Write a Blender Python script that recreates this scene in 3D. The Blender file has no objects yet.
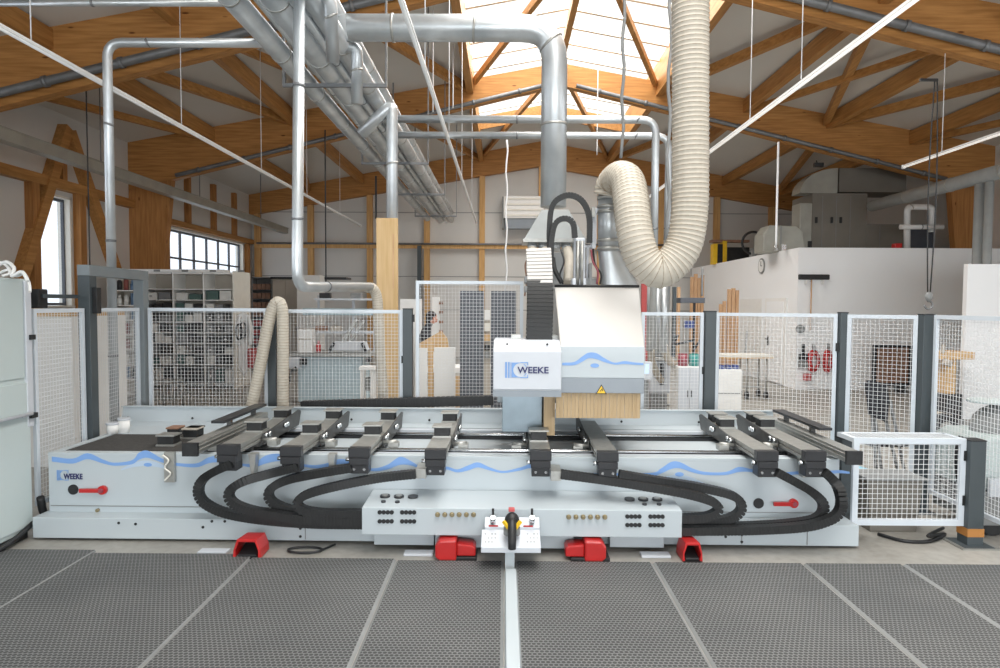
import bpy, bmesh, math, random
from mathutils import Vector, Matrix
R = math.radians
PI = math.pi
random.seed(7)
scn = bpy.context.scene
COL = scn.collection
# ------------------------------------------------------------------ camera
F = 667.0
H = 1.9
cd = bpy.data.cameras.new('camera'); cam = bpy.data.objects.new('camera', cd); COL.objects.link(cam)
CM = Matrix.Rotation(R(0.34), 4, 'Z') @ Matrix.Rotation(R(90 - 2.5), 4, 'X') @ Matrix.Rotation(R(0.3), 4, 'Z')
CM = Matrix.Translation((0, 0, H)) @ CM
cam.matrix_world = CM
cd.sensor_width = 36; cd.lens = F * 36 / 1000; cd.clip_start = .05; cd.clip_end = 500
scn.camera = cam
C3 = CM.to_3x3()
def ray(px, py): return C3 @ Vector(((px - 500) / F, (334 - py) / F, -1))
def PY(px, py, Y):
    d = ray(px, py); t = Y / d.y; return Vector((0, 0, H)) + d * t
def PX(px, py, X):
    d = ray(px, py); t = X / d.x; return Vector((0, 0, H)) + d * t
def PZ(px, py, z):
    d = ray(px, py); t = (z - H) / d.z; return Vector((0, 0, H)) + d * t
def fx(px, Y, py=320): return PY(px, py, Y).x
def fz(py, Y, px=500): return PY(px, py, Y).z
# ------------------------------------------------------------------ materials
def lin(c):
    return tuple(((v / 255) / 12.92 if v / 255 <= .04045 else ((v / 255 + .055) / 1.055) ** 2.4) for v in c) + (1,)
def N(nt, t, **k):
    n = nt.nodes.new(t)
    for a, b in k.items(): setattr(n, a, b)
    return n
def mat(name, c, rough=.5, metal=0., var=.04, scale=6., stretch=(1, 1, 1), bump=0., spec=.5, c2=None, coat=0.):
    m = bpy.data.materials.new(name); m.use_nodes = True
    nt = m.node_tree; p = nt.nodes['Principled BSDF']
    p.inputs['Roughness'].default_value = rough; p.inputs['Metallic'].default_value = metal
    p.inputs['Specular IOR Level'].default_value = spec
    p.inputs['Coat Weight'].default_value = coat
    tc = N(nt, 'ShaderNodeTexCoord'); mp = N(nt, 'ShaderNodeMapping'); mp.inputs['Scale'].default_value = stretch
    nz = N(nt, 'ShaderNodeTexNoise'); nz.inputs['Scale'].default_value = scale; nz.inputs['Detail'].default_value = 5
    nt.links.new(tc.outputs['Object'], mp.inputs[0]); nt.links.new(mp.outputs[0], nz.inputs[0])
    rp = N(nt, 'ShaderNodeValToRGB'); a = lin(c)
    b = lin(c2) if c2 else tuple(max(0, v * (1 - 2.2 * var)) for v in a[:3]) + (1,)
    if not c2: a = tuple(min(1, v * (1 + var)) for v in a[:3]) + (1,)
    rp.color_ramp.elements[0].color = b; rp.color_ramp.elements[1].color = a
    rp.color_ramp.elements[0].position = .3; rp.color_ramp.elements[1].position = .7
    nt.links.new(nz.outputs[0], rp.inputs[0]); nt.links.new(rp.outputs[0], p.inputs['Base Color'])
    if bump:
        bp = N(nt, 'ShaderNodeBump'); bp.inputs['Strength'].default_value = bump; bp.inputs['Distance'].default_value = .01
        nt.links.new(nz.outputs[0], bp.inputs['Height']); nt.links.new(bp.outputs[0], p.inputs['Normal'])
    return m
def wood(name, c, c2, ax='x', scale=1., knots=True):
    st = {'x': (1, 14, 14), 'y': (14, 1, 14), 'z': (14, 14, 1)}[ax]
    m = mat(name, c, .55, c2=c2, scale=1.6 * scale, stretch=st, bump=.05, spec=.3)
    if knots:
        nt = m.node_tree; p = nt.nodes['Principled BSDF']; rp = [n for n in nt.nodes if n.type == 'VALTORGB'][0]
        tc = [n for n in nt.nodes if n.type == 'TEX_COORD'][0]
        mp = N(nt, 'ShaderNodeMapping'); mp.inputs['Scale'].default_value = {'x': (.45, 1.5, 1.5), 'y': (1.5, .45, 1.5), 'z': (1.5, 1.5, .45)}[ax]
        vo = N(nt, 'ShaderNodeTexVoronoi'); vo.inputs['Scale'].default_value = 3.2
        nt.links.new(tc.outputs['Object'], mp.inputs[0]); nt.links.new(mp.outputs[0], vo.inputs[0])
        r2 = N(nt, 'ShaderNodeValToRGB'); r2.color_ramp.elements[0].position = .05; r2.color_ramp.elements[1].position = .1
        r2.color_ramp.elements[0].color = (.32, .2, .12, 1); r2.color_ramp.elements[1].color = (1, 1, 1, 1)
        mx = N(nt, 'ShaderNodeMix', data_type='RGBA', blend_type='MULTIPLY'); mx.inputs[0].default_value = 1
        nt.links.new(vo.outputs['Distance'], r2.inputs[0]); nt.links.new(rp.outputs[0], mx.inputs[6]); nt.links.new(r2.outputs[0], mx.inputs[7])
        nt.links.new(mx.outputs[2], p.inputs['Base Color'])
    return m
M = {}
M['glulam_x'] = wood('glulam_across', (188, 136, 78), (154, 106, 56), 'x')
M['glulam_y'] = wood('glulam_along', (190, 140, 82), (158, 110, 60), 'y', knots=False)
M['glulam_z'] = wood('glulam_upright', (184, 132, 78), (152, 104, 58), 'z')
M['stud'] = wood('pale_stud', (214, 172, 116), (190, 146, 92), 'z', knots=False)
M['plank'] = wood('pale_plank', (214, 184, 140), (196, 162, 112), 'z')
M['ply'] = wood('plywood', (214, 180, 132), (196, 160, 112), 'x', knots=False)
M['lath'] = wood('lath', (212, 176, 140), (188, 146, 108), 'z', 2, knots=False)
M['ceiling'] = mat('ceiling_board', (210, 208, 203), .8, var=.02, scale=.6)
M['wallgrey'] = mat('wall_board', (208, 207, 204), .75, var=.02, scale=.7)
M['roomwhite'] = mat('plaster_white', (238, 240, 242), .7, var=.01, scale=.8)
M['steel'] = mat('galvanised_duct', (206, 210, 212), .38, .7, var=.07, scale=3, stretch=(1, 1, 1), c2=(176, 182, 186))
M['zinc'] = mat('zinc_sheet', (160, 164, 164), .45, .3, var=.06, scale=4)
M['steeldk'] = mat('dull_zinc', (128, 130, 132), .5, .6, var=.1, scale=4)
M['pipegrey'] = mat('grey_lagging', (148, 152, 152), .6, .1, var=.04)
M['chrome'] = mat('bright_rail', (215, 218, 220), .18, 1., var=.02)
M['alu'] = mat('aluminium', (172, 172, 168), .4, .7, var=.06, scale=20)
M['aludk'] = mat('dark_aluminium', (96, 96, 95), .45, .6, var=.1, scale=12)
M['mach'] = mat('machine_paint', (184, 193, 198), .42, var=.012, scale=1.5, coat=.15)
M['machw'] = mat('machine_white', (198, 203, 210), .4, var=.01, coat=.1)
M['hood'] = mat('hood_white', (196, 193, 189), .45, var=.012, scale=2)
M['hoodgrey'] = mat('hood_grey', (140, 148, 156), .4, var=.02)
M['cabinet'] = mat('cabinet_grey', (188, 200, 200), .45, var=.015, scale=1)
M['black'] = mat('black_plastic', (34, 35, 37), .5, var=.2, scale=15)
M['blackm'] = mat('black_metal', (48, 49, 52), .35, .2, var=.1)
M['rubber'] = mat('bed_rubber', (62, 60, 58), .85, var=.15, scale=40, bump=.3)
M['chain'] = mat('cable_chain', (30, 31, 32), .5, var=.1, scale=20)
M['red'] = mat('red_plastic', (186, 32, 32), .38, var=.06, coat=.2)
M['redd'] = mat('faded_red', (190, 84, 84), .5, var=.05)
M['blue'] = mat('wave_blue', (124, 164, 220), .45, var=.02)
M['bluep'] = mat('wave_pale_blue', (180, 198, 218), .45, var=.02)
M['navy'] = mat('lettering_navy', (36, 40, 96), .5, var=.02)
M['lblue'] = mat('logo_blue', (120, 160, 215), .5, var=.02)
M['brass'] = mat('brass', (158, 146, 116), .35, .8, var=.05)
M['yellow'] = mat('yellow_paint', (232, 190, 40), .45, var=.05)
M['orange'] = mat('orange_tape', (178, 122, 62), .6, var=.05)
M['fwhite'] = mat('fence_frame_paint', (206, 214, 222), .4, var=.015)
M['fwire'] = mat('fence_wire', (226, 228, 230), .45, var=.02)
M['post'] = mat('fence_post_grey', (68, 76, 80), .45, var=.03)
M['gate'] = mat('gate_frame_grey', (126, 134, 138), .45, var=.03)
M['hose'] = mat('hose_cream', (192, 185, 172), .5, var=.04, scale=20, spec=.4)
M['hoserib'] = mat('hose_rib', (150, 134, 112), .5, var=.04)
M['white'] = mat('plain_white', (232, 232, 230), .5, var=.01)
M['cream'] = mat('cream_board', (226, 223, 214), .6, var=.02)
M['beige'] = mat('beige_lacquer', (182, 174, 162), .5, var=.02)
M['dkgrey'] = mat('dark_grey_panel', (84, 88, 96), .5, var=.05)
M['midgrey'] = mat('mid_grey', (132, 134, 134), .5, var=.05)
M['hvac'] = mat('air_handler_sheet', (124, 120, 112), .55, .2, var=.05, scale=2)
M['hvacl'] = mat('air_duct_sheet', (160, 160, 152), .45, .3, var=.06, scale=3)
M['brown'] = mat('brown_hide', (146, 112, 92), .6, var=.1)
M['ltblue'] = mat('light_blue_top', (150, 204, 226), .5, var=.03)
M['teal'] = mat('teal_can', (60, 148, 142), .4, var=.05)
M['maroon'] = mat('maroon_can', (150, 70, 82), .4, var=.05)
M['dblue'] = mat('dark_blue_bin', (58, 74, 132), .5, var=.05)
M['palemach'] = mat('pale_blue_machine', (176, 198, 208), .5, var=.03)
M['skin'] = mat('skin', (206, 150, 128), .55, var=.03)
M['hair'] = mat('dark_hair', (38, 32, 32), .6, var=.2, scale=60)
M['cloth'] = mat('black_cloth', (44, 44, 50), .8, var=.1)
M['lamp'] = mat('lamp_housing', (222, 224, 224), .4, var=.01)
M['curtain'] = mat('tan_curtain', (186, 162, 126), .5, c2=(168, 142, 104), scale=3, stretch=(20, 20, .6))
M['reflect'] = mat('blue_grey_sheet', (150, 166, 176), .3, .3, var=.05)
BIN = [mat('bin_' + n, c, .5, var=.04) for n, c in (('black', (44, 44, 46)), ('grey', (120, 122, 124)), ('white', (206, 206, 202)), ('brown', (150, 116, 76)), ('blue', (92, 120, 150)), ('green', (70, 96, 92)), ('redbrown', (128, 72, 66)))]
BINN = ['black', 'grey', 'white', 'brown', 'blue', 'dark green', 'red-brown']
def glassmat(name, tint, gl=.08):
    m = bpy.data.materials.new(name); m.use_nodes = True; nt = m.node_tree; nt.nodes.clear()
    o = N(nt, 'ShaderNodeOutputMaterial'); t = N(nt, 'ShaderNodeBsdfTransparent'); t.inputs[0].default_value = tint
    g = N(nt, 'ShaderNodeBsdfGlossy'); g.inputs['Roughness'].default_value = .1; x = N(nt, 'ShaderNodeMixShader'); x.inputs[0].default_value = gl
    nt.links.new(t.outputs[0], x.inputs[1]); nt.links.new(g.outputs[0], x.inputs[2]); nt.links.new(x.outputs[0], o.inputs[0])
    return m
M['glass'] = glassmat('clear_glass', (.95, .97, 1, 1))
M['sky_glass'] = glassmat('skylight_sheet', (.97, .96, .94, 1), .03)
# translucent side: reflective-strip film
def concrete():
    m = mat('concrete_floor', (168, 165, 159), .4, c2=(150, 147, 141), scale=1.1, spec=.5)
    nt = m.node_tree; p = nt.nodes['Principled BSDF']; tc = [n for n in nt.nodes if n.type == 'TEX_COORD'][0]
    rp = [n for n in nt.nodes if n.type == 'VALTORGB'][0]
    n2 = N(nt, 'ShaderNodeTexNoise'); n2.inputs['Scale'].default_value = 14; n2.inputs['Detail'].default_value = 8
    r2 = N(nt, 'ShaderNodeValToRGB'); r2.color_ramp.elements[0].position = .35; r2.color_ramp.elements[0].color = (.78, .77, .75, 1); r2.color_ramp.elements[1].position = .6
    mx = N(nt, 'ShaderNodeMix', data_type='RGBA', blend_type='MULTIPLY'); mx.inputs[0].default_value = .7
    nt.links.new(tc.outputs['Object'], n2.inputs[0]); nt.links.new(n2.outputs[0], r2.inputs[0])
    nt.links.new(rp.outputs[0], mx.inputs[6]); nt.links.new(r2.outputs[0], mx.inputs[7]); nt.links.new(mx.outputs[2], p.inputs['Base Color'])
    return m
M['concrete'] = concrete()
def matmat():
    m = bpy.data.materials.new('ring_mat_rubber'); m.use_nodes = True; nt = m.node_tree; p = nt.nodes['Principled BSDF']
    p.inputs['Roughness'].default_value = .7
    tc = N(nt, 'ShaderNodeTexCoord'); sp = N(nt, 'ShaderNodeSeparateXYZ'); nt.links.new(tc.outputs['Object'], sp.inputs[0])
    def ma(op, a, b=None):
        n = N(nt, 'ShaderNodeMath', operation=op)
        for i, v in enumerate((a, b)):
            if v is None: continue
            if isinstance(v, (int, float)): n.inputs[i].default_value = v
            else: nt.links.new(v, n.inputs[i])
        return n.outputs[0]
    P = .027
    row = ma('FLOOR', ma('DIVIDE', sp.outputs[1], P)); off = ma('MULTIPLY', ma('MODULO', ma('ABSOLUTE', row), 2.), .5)
    u = ma('SUBTRACT', ma('FRACT', ma('ADD', ma('DIVIDE', sp.outputs[0], P), off)), .5)
    v = ma('SUBTRACT', ma('FRACT', ma('DIVIDE', sp.outputs[1], P)), .5)
    d = ma('SQRT', ma('ADD', ma('MULTIPLY', u, u), ma('MULTIPLY', v, v)))
    rp = N(nt, 'ShaderNodeValToRGB'); e = rp.color_ramp.elements
    e[0].position = .38; e[0].color = (.045, .046, .047, 1); e[1].position = .50; e[1].color = (.185, .19, .19, 1)
    nt.links.new(d, rp.inputs[0])
    nz = N(nt, 'ShaderNodeTexNoise'); nz.inputs['Scale'].default_value = 1.3; nz.inputs['Detail'].default_value = 9; nt.links.new(tc.outputs['Object'], nz.inputs[0])
    r2 = N(nt, 'ShaderNodeValToRGB'); r2.color_ramp.elements[0].position = .35; r2.color_ramp.elements[1].position = .75
    r2.color_ramp.elements[0].color = (.82, .83, .84, 1); r2.color_ramp.elements[1].color = (1.12, 1.11, 1.1, 1)
    nt.links.new(nz.outputs[0], r2.inputs[0])
    mx = N(nt, 'ShaderNodeMix', data_type='RGBA', blend_type='MULTIPLY'); mx.inputs[0].default_value = 1
    nt.links.new(rp.outputs[0], mx.inputs[6]); nt.links.new(r2.outputs[0], mx.inputs[7]); nt.links.new(mx.outputs[2], p.inputs['Base Color'])
    bp = N(nt, 'ShaderNodeBump'); bp.inputs['Strength'].default_value = .5; bp.inputs['Distance'].default_value = .008
    nt.links.new(rp.outputs[0], bp.inputs['Height']); nt.links.new(bp.outputs[0], p.inputs['Normal'])
    return m
M['mat'] = matmat()
def emis(name, c, s):
    m = bpy.data.materials.new(name); m.use_nodes = True; nt = m.node_tree; p = nt.nodes['Principled BSDF']
    p.inputs['Emission Color'].default_value = lin(c); p.inputs['Emission Strength'].default_value = s; p.inputs['Base Color'].default_value = lin(c)
    return m
M['tube'] = emis('lamp_diffuser', (255, 252, 246), .4)
M['screen'] = emis('screen_glow', (190, 215, 240), .5)
# ------------------------------------------------------------------ mesh builder
def frame_of(d):
    d = d.normalized(); up = Vector((0, 0, 1)) if abs(d.z) < .9 else Vector((0, 1, 0))
    a = d.cross(up).normalized(); b = a.cross(d).normalized(); return a, b
def smooth_path(pts, n=8):
    pts = [Vector(p) for p in pts]
    if len(pts) < 3: return pts
    out = []; q = [2 * pts[0] - pts[1]] + pts + [2 * pts[-1] - pts[-2]]
    for i in range(1, len(q) - 2):
        a, b, c, d = q[i - 1], q[i], q[i + 1], q[i + 2]
        for k in range(n):
            t = k / n
            out.append(.5 * ((2 * b) + (c - a) * t + (2 * a - 5 * b + 4 * c - d) * t * t + (3 * b - a - 3 * c + d) * t ** 3))
    out.append(pts[-1]); return out
def fillet(pts, r, n=6):
    pts = [Vector(p) for p in pts]; out = [pts[0]]
    for i in range(1, len(pts) - 1):
        a, b, c = pts[i - 1], pts[i], pts[i + 1]
        u = (a - b).normalized(); v = (c - b).normalized(); ang = u.angle(v)
        t = min(r / math.tan(ang / 2), .49 * (a - b).length, .49 * (c - b).length)
        p, q = b + u * t, b + v * t
        for k in range(n + 1):
            s = k / n; out.append((1 - s) ** 2 * p + 2 * s * (1 - s) * b + s * s * q)
    out.append(pts[-1]); return out
def resample(pts, step):
    pts = [Vector(p) for p in pts]; L = [0]
    for a, b in zip(pts, pts[1:]): L.append(L[-1] + (b - a).length)
    n = max(2, int(round(L[-1] / step))); out = []; j = 0
    for k in range(n + 1):
        s = L[-1] * k / n
        while j < len(L) - 2 and L[j + 1] < s: j += 1
        t = (s - L[j]) / max(1e-9, L[j + 1] - L[j]); out.append(pts[j].lerp(pts[j + 1], t))
    return out
def worg(o):
    w = Vector((0, 0, 0))
    while o is not None: w += o.location; o = o.parent
    return w
class MB:
    def __init__(s): s.v = []; s.f = []; s.sm = []; s.mi = []; s.cur = 0
    def add(s, vs, fs, smooth=False):
        o = len(s.v); s.v += [tuple(v) for v in vs]
        for f in fs: s.f.append([o + i for i in f]); s.sm.append(smooth); s.mi.append(s.cur)
        return s
    def box(s, x0, x1, y0, y1, z0, z1):
        x0, x1 = sorted((x0, x1)); y0, y1 = sorted((y0, y1)); z0, z1 = sorted((z0, z1))
        v = [(x, y, z) for z in (z0, z1) for y in (y0, y1) for x in (x0, x1)]
        return s.add(v, [(0, 2, 3, 1), (4, 5, 7, 6), (0, 1, 5, 4), (2, 6, 7, 3), (0, 4, 6, 2), (1, 3, 7, 5)])
    def bar(s, a, b, w, h, up=None):
        a = Vector(a); b = Vector(b); d = (b - a).normalized()
        u = Vector(up) if up else (Vector((0, 0, 1)) if abs(d.z) < .95 else Vector((0, 1, 0)))
        r = d.cross(u).normalized() * w / 2; u2 = r.cross(d).normalized() * h / 2
        v = [p + i * r + j * u2 for p in (a, b) for i, j in ((-1, -1), (1, -1), (1, 1), (-1, 1))]
        return s.add(v, [(0, 1, 2, 3), (7, 6, 5, 4), (0, 4, 5, 1), (1, 5, 6, 2), (2, 6, 7, 3), (3, 7, 4, 0)])
    def prism(s, poly, axis, a, b):
        f = {'y': lambda p, t: (p[0], t, p[1]), 'x': lambda p, t: (t, p[0], p[1]), 'z': lambda p, t: (p[0], p[1], t)}[axis]
        n = len(poly); v = [f(p, a) for p in poly] + [f(p, b) for p in poly]
        return s.add(v, [list(range(n))[::-1], list(range(n, 2 * n))] + [(i, (i + 1) % n, n + (i + 1) % n, n + i) for i in range(n)])
    def tube(s, pts, r, seg=12, cap=True, smooth=True):
        pts = [Vector(p) for p in pts]; n = len(pts)
        rf = r if callable(r) else (lambda i: r)
        d0 = (pts[1] - pts[0]); a, b = frame_of(d0); vs = []
        pd = d0.normalized()
        for i, p in enumerate(pts):
            d = (pts[min(i + 1, n - 1)] - pts[max(i - 1, 0)])
            d = d.normalized() if d.length > 1e-9 else pd
            q = pd.rotation_difference(d); a = q @ a; b = q @ b; pd = d
            for k in range(seg):
                t = 2 * PI * k / seg; vs.append(p + (a * math.cos(t) + b * math.sin(t)) * rf(i))
        fs = [(i * seg + k, i * seg + (k + 1) % seg, (i + 1) * seg + (k + 1) % seg, (i + 1) * seg + k) for i in range(n - 1) for k in range(seg)]
        s.add(vs, fs, smooth)
        if cap:
            o = len(s.v) - len(vs)
            for base, rev in ((0, 1), ((n - 1) * seg, 0)):
                f = [o + base + k for k in range(seg)]
                s.f.append(f[::-1] if rev else f); s.sm.append(False); s.mi.append(s.cur)
        return s
    def cyl(s, a, b, r, seg=14, r2=None):
        r2 = r if r2 is None else r2
        return s.tube([a, b], lambda i: (r, r2)[i], seg)
    def ball(s, c, rx, ry=None, rz=None, seg=12):
        ry = ry or rx; rz = rz or rx; n = seg // 2; vs = []
        for i in range(n + 1):
            ph = PI * i / n
            for k in range(seg):
                t = 2 * PI * k / seg; vs.append((c[0] + rx * math.sin(ph) * math.cos(t), c[1] + ry * math.sin(ph) * math.sin(t), c[2] + rz * math.cos(ph)))
        return s.add(vs, [(i * seg + k, (i + 1) * seg + k, (i + 1) * seg + (k + 1) % seg, i * seg + (k + 1) % seg) for i in range(n) for k in range(seg)], True)
    def links(s, pts, w, h, pitch=.035, fill=.82, axis=None):
        """a cable chain: a row of link boxes along the path; w across, h in the bending plane"""
        q = resample(pts, pitch)
        for a, b in zip(q, q[1:]):
            m = (a + b) / 2; e = (b - a) / 2
            s.bar(m - e * 1.05, m + e * 1.05, h * .93, w * .94, axis or (0, 1, 0)); s.bar(m - e * (fill + .3), m + e * (fill + .3), h, w, axis or (0, 1, 0))
        return s
    SPLIT = {'bolt', 'screw', 'socket', 'stop_bolt', 'coupling', 'leg', 'wheel', 'caster', 'valve_block', 'ledge', 'foot_box', 'trim_strip', 'wall_hook', 'upright', 'ruler_post', 'eye', 'base_post', 'rack_leg', 'side_curtain', 'clip', 'post_foot', 'hood_handle', 'guide_rod', 'cable_lug', 'duct_clamp'}
    def build(s, name, m, parent=None, loc=None, bevel=0., mats=None, bseg=2):
        if name in s.SPLIT and parent is not None:
            root = list(range(len(s.v)))
            def find(i):
                while root[i] != i: root[i] = root[root[i]]; i = root[i]
                return i
            for f in s.f:
                for i in f[1:]: root[find(i)] = find(f[0])
            G = {}
            for f, sm in zip(s.f, s.sm): G.setdefault(find(f[0]), []).append((f, sm))
            if len(G) > 1:
                o = None
                for fs in G.values():
                    q = MB(); mp = {}
                    for f, sm in fs:
                        for i in f:
                            if i not in mp: mp[i] = len(q.v); q.v.append(s.v[i])
                        q.f.append([mp[i] for i in f]); q.sm.append(sm); q.mi.append(0)
                    o = q._build(name, m, parent, loc, bevel, mats, bseg)
                return o
        return s._build(name, m, parent, loc, bevel, mats, bseg)
    def _build(s, name, m, parent=None, loc=None, bevel=0., mats=None, bseg=2):
        me = bpy.data.meshes.new(name)
        vs = s.v
        if loc is not None: vs = [(v[0] - loc[0], v[1] - loc[1], v[2] - loc[2]) for v in vs]
        me.from_pydata(vs, [], s.f); me.polygons.foreach_set('use_smooth', s.sm)
        for mm in (mats or [m]): me.materials.append(M[mm] if isinstance(mm, str) else mm)
        if mats: me.polygons.foreach_set('material_index', s.mi)
        bm = bmesh.new(); bm.from_mesh(me); bmesh.ops.recalc_face_normals(bm, faces=bm.faces); bm.to_mesh(me); bm.free()
        me.update(); o = bpy.data.objects.new(name, me); COL.objects.link(o)
        if loc is not None: o.location = loc
        if parent is not None:
            o.parent = parent                                  # meshes are written in world metres
            o.location = (Vector(loc) if loc is not None else Vector((0, 0, 0))) - worg(parent)
        if bevel:
            b = o.modifiers.new('edge', 'BEVEL'); b.width = bevel; b.segments = bseg; b.limit_method = 'ANGLE'; b.angle_limit = R(50)
        return o
def B(x0, x1, y0, y1, z0, z1): return MB().box(x0, x1, y0, y1, z0, z1)
def tag(o, label, cat, group=None, kind=None):
    o['label'] = label; o['category'] = cat
    if group: o['group'] = group
    if kind: o['kind'] = kind
    return o
def thing(name, loc, label, cat, group=None):
    o = bpy.data.objects.new(name, None); o.empty_display_size = .1; COL.objects.link(o); o.location = loc
    return tag(o, label, cat, group)
def struct(mb, name, m, **k):
    o = mb.build(name, m, **k); o['kind'] = 'structure'; return o
def dup(root, loc, label=None, rotz=None, scale=None):
    r = root.copy(); COL.objects.link(r); r.location = loc
    if label: r['label'] = label
    if rotz is not None: r.rotation_euler = (0, 0, rotz)
    if scale is not None: r.scale = scale
    for ch in root.children:
        c = ch.copy(); COL.objects.link(c); c.parent = r
        for g in ch.children:
            e = g.copy(); COL.objects.link(e); e.parent = c
    return r
# ------------------------------------------------------------------ the hall
XC = 1.3; XL = -9.15; XR = 11.8; Y0 = -9.0; Y1 = 24.2
def zb(x, a=7.2): return a - .245 * abs(x - XC)
def zt(x): return 7.72 - .185 * abs(x - XC)
SKL, SKR, SKY0, SKY1 = -.85, 3.7, -4.0, 21.0
struct(B(XL - .3, XR + .3, Y0 - .3, Y1 + .3, -.3, 0), 'floor', 'concrete')
# walls with openings
def wall_x(name, X, t, openings, h):
    """wall in a plane x = X; openings (y0, y1, z0, z1)"""
    mb = MB(); ys = sorted({Y0, Y1} | {v for o in openings for v in o[:2]})
    for a, b in zip(ys, ys[1:]):
        op = [o for o in openings if o[0] <= a and o[1] >= b]
        if op:
            o = op[0]; mb.box(X, X + t, a, b, 0, o[2]); mb.box(X, X + t, a, b, o[3], h)
        else: mb.box(X, X + t, a, b, 0, h)
    return struct(mb, name, 'wallgrey')
WIN1 = (13.0, 14.1, 1.8, 4.1); WIN2 = (18.2, 23.4, 1.6, 4.0)
wall_x('wall_left', XL, -.25, [WIN1, WIN2, (-6, 8, 2.2, 4.0)], 5.8)  # last opening is out of view, added for side daylight
wall_x('wall_right', XR, .25, [(-7, 9, 1.6, 4.0)], 5.8)  # unseen opening, added to let light in from the right
def gable(name, Y, t, opening=None):
    mb = MB()
    if opening:
        a, b, c, d = opening
        mb.prism([(XL - .25, 0), (a, 0), (a, zt(a)), (XL - .25, zt(XL))], 'y', Y, Y + t)
        mb.prism([(b, 0), (XR + .25, 0), (XR + .25, zt(XR)), (b, zt(b))], 'y', Y, Y + t)
        mb.prism([(a, 0), (b, 0), (b, c), (a, c)], 'y', Y, Y + t)
        mb.prism([(a, d), (b, d), (b, zt(b)), (XC, zt(XC)), (a, zt(a))], 'y', Y, Y + t)
    else: mb.prism([(XL - .25, 0), (XR + .25, 0), (XR + .25, zt(XR)), (XC, zt(XC)), (XL - .25, zt(XL))], 'y', Y, Y + t)
    return struct(mb, name, 'wallgrey')
gable('wall_back', Y1, .25)
gable('wall_front', Y0, -.25, (-7.0, 9.6, .3, 3.4))  # opening out of view, sized for the daylight it lets in
# panel joints of the back wall: thin cover strips
for k, z in enumerate((1.7, 2.9, 5.2)):
    struct(B(XL, XR, Y1 - .012, Y1, z, z + .025), 'trim_%d' % (k + 1), 'midgrey')
# ceiling boards on both slopes, open under the skylight
def slope_slab(mb, xa, xb, ya, yb, dz=0., t=.12):
    mb.prism([(xa, zt(xa) + dz), (xb, zt(xb) + dz), (xb, zt(xb) + dz + t), (xa, zt(xa) + dz + t)], 'y', ya, yb)
mb = MB()
slope_slab(mb, XL - .25, SKL, Y0 - .25, Y1 + .25); slope_slab(mb, SKR, XR + .25, Y0 - .25, Y1 + .25)
for ya, yb in ((Y0 - .25, SKY0), (SKY1, Y1 + .25)):
    slope_slab(mb, SKL, XC, ya, yb); slope_slab(mb, XC, SKR, ya, yb)
struct(mb, 'ceiling', 'ceiling')
# skylight: curb, glazing bars, translucent sheet
mb = MB()
for x in (SKL, SKR): mb.box(x - .06, x + .06, SKY0, SKY1, zt(x) - .02, zt(x) + .45)
for y in (SKY0, SKY1): mb.prism([(SKL, zt(SKL)), (XC, zt(XC)), (SKR, zt(SKR)), (SKR, zt(SKR) + .4), (XC, zt(XC) + .4), (SKL, zt(SKL) + .4)], 'y', y - .05, y + .05)
struct(mb, 'window_3', 'glulam_y')
bars = MB()
for k in range(28):
    y = SKY0 + (k + .5) * (SKY1 - SKY0) / 28
    for xa, xb in ((SKL, XC), (XC, SKR)): bars.bar((xa, y, zt(xa) + .42), (xb, y, zt(xb) + .42), .08, .06)
struct(bars, 'trim_4', 'cream')
sk = MB()
for xa, xb in ((SKL - .05, XC), (XC, SKR + .05)): slope_slab(sk, xa, xb, SKY0, SKY1, .46, .02)
struct(sk, 'window_4', 'sky_glass')
# portal frames
def portal(y, w=.2):
    p = [(XL, zb(XL)), (XC, zb(XC)), (XR, zb(XR)), (XR, zt(XR)), (XC, zt(XC)), (XL, zt(XL))]
    o = struct(MB().prism(p, 'y', y - w / 2, y + w / 2), 'ceiling_beam', 'glulam_x')
    o['label'] = 'big glued timber roof beam of the portal frame'
    for s, x0 in ((1, XL), (-1, XR)):
        q = [(x0, 0), (x0 + s * .62, 0), (x0 + s * .8, 2.6), (x0 + s * 1.05, zb(x0 + s * 1.05) + .02), (x0, zb(x0) + .02)]
        struct(MB().prism(q, 'y', y - w / 2, y + w / 2), 'column', 'glulam_z')
YA, YB = 10.6, 16.4
portal(YA); portal(YB); portal(4.8)
p = [(XL, zb(XL, 6.95)), (XC, 6.95 - 0), (XR, zb(XR, 6.95))]
def zc(x): return 6.85 - .17 * abs(x - XC)
struct(MB().prism([(XL, zc(XL)), (XC, zc(XC)), (XR, zc(XR)), (XR, zt(XR)), (XC, zt(XC)), (XL, zt(XL))], 'y', Y1 - .22, Y1), 'ceiling_beam', 'glulam_x')
# purlins between the frames, hung under the boards
PX_ = [SKL, -3.0, -5.1, -7.1, SKR, 5.8, 7.8, 9.8]
for x in PX_:
    for ya, yb in ((4.9, YA - .1), (YA + .1, YB - .1), (YB + .1, Y1 - .22)):
        struct(MB().box(x - .08, x + .08, ya, yb, zt(x) - .34, zt(x) - .03), 'ceiling_purlin', 'glulam_y')
struct(MB().box(XC - .06, XC + .06, YA + .1, YB - .1, zt(XC) - .2, zt(XC)), 'ceiling_purlin', 'glulam_y')
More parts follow.
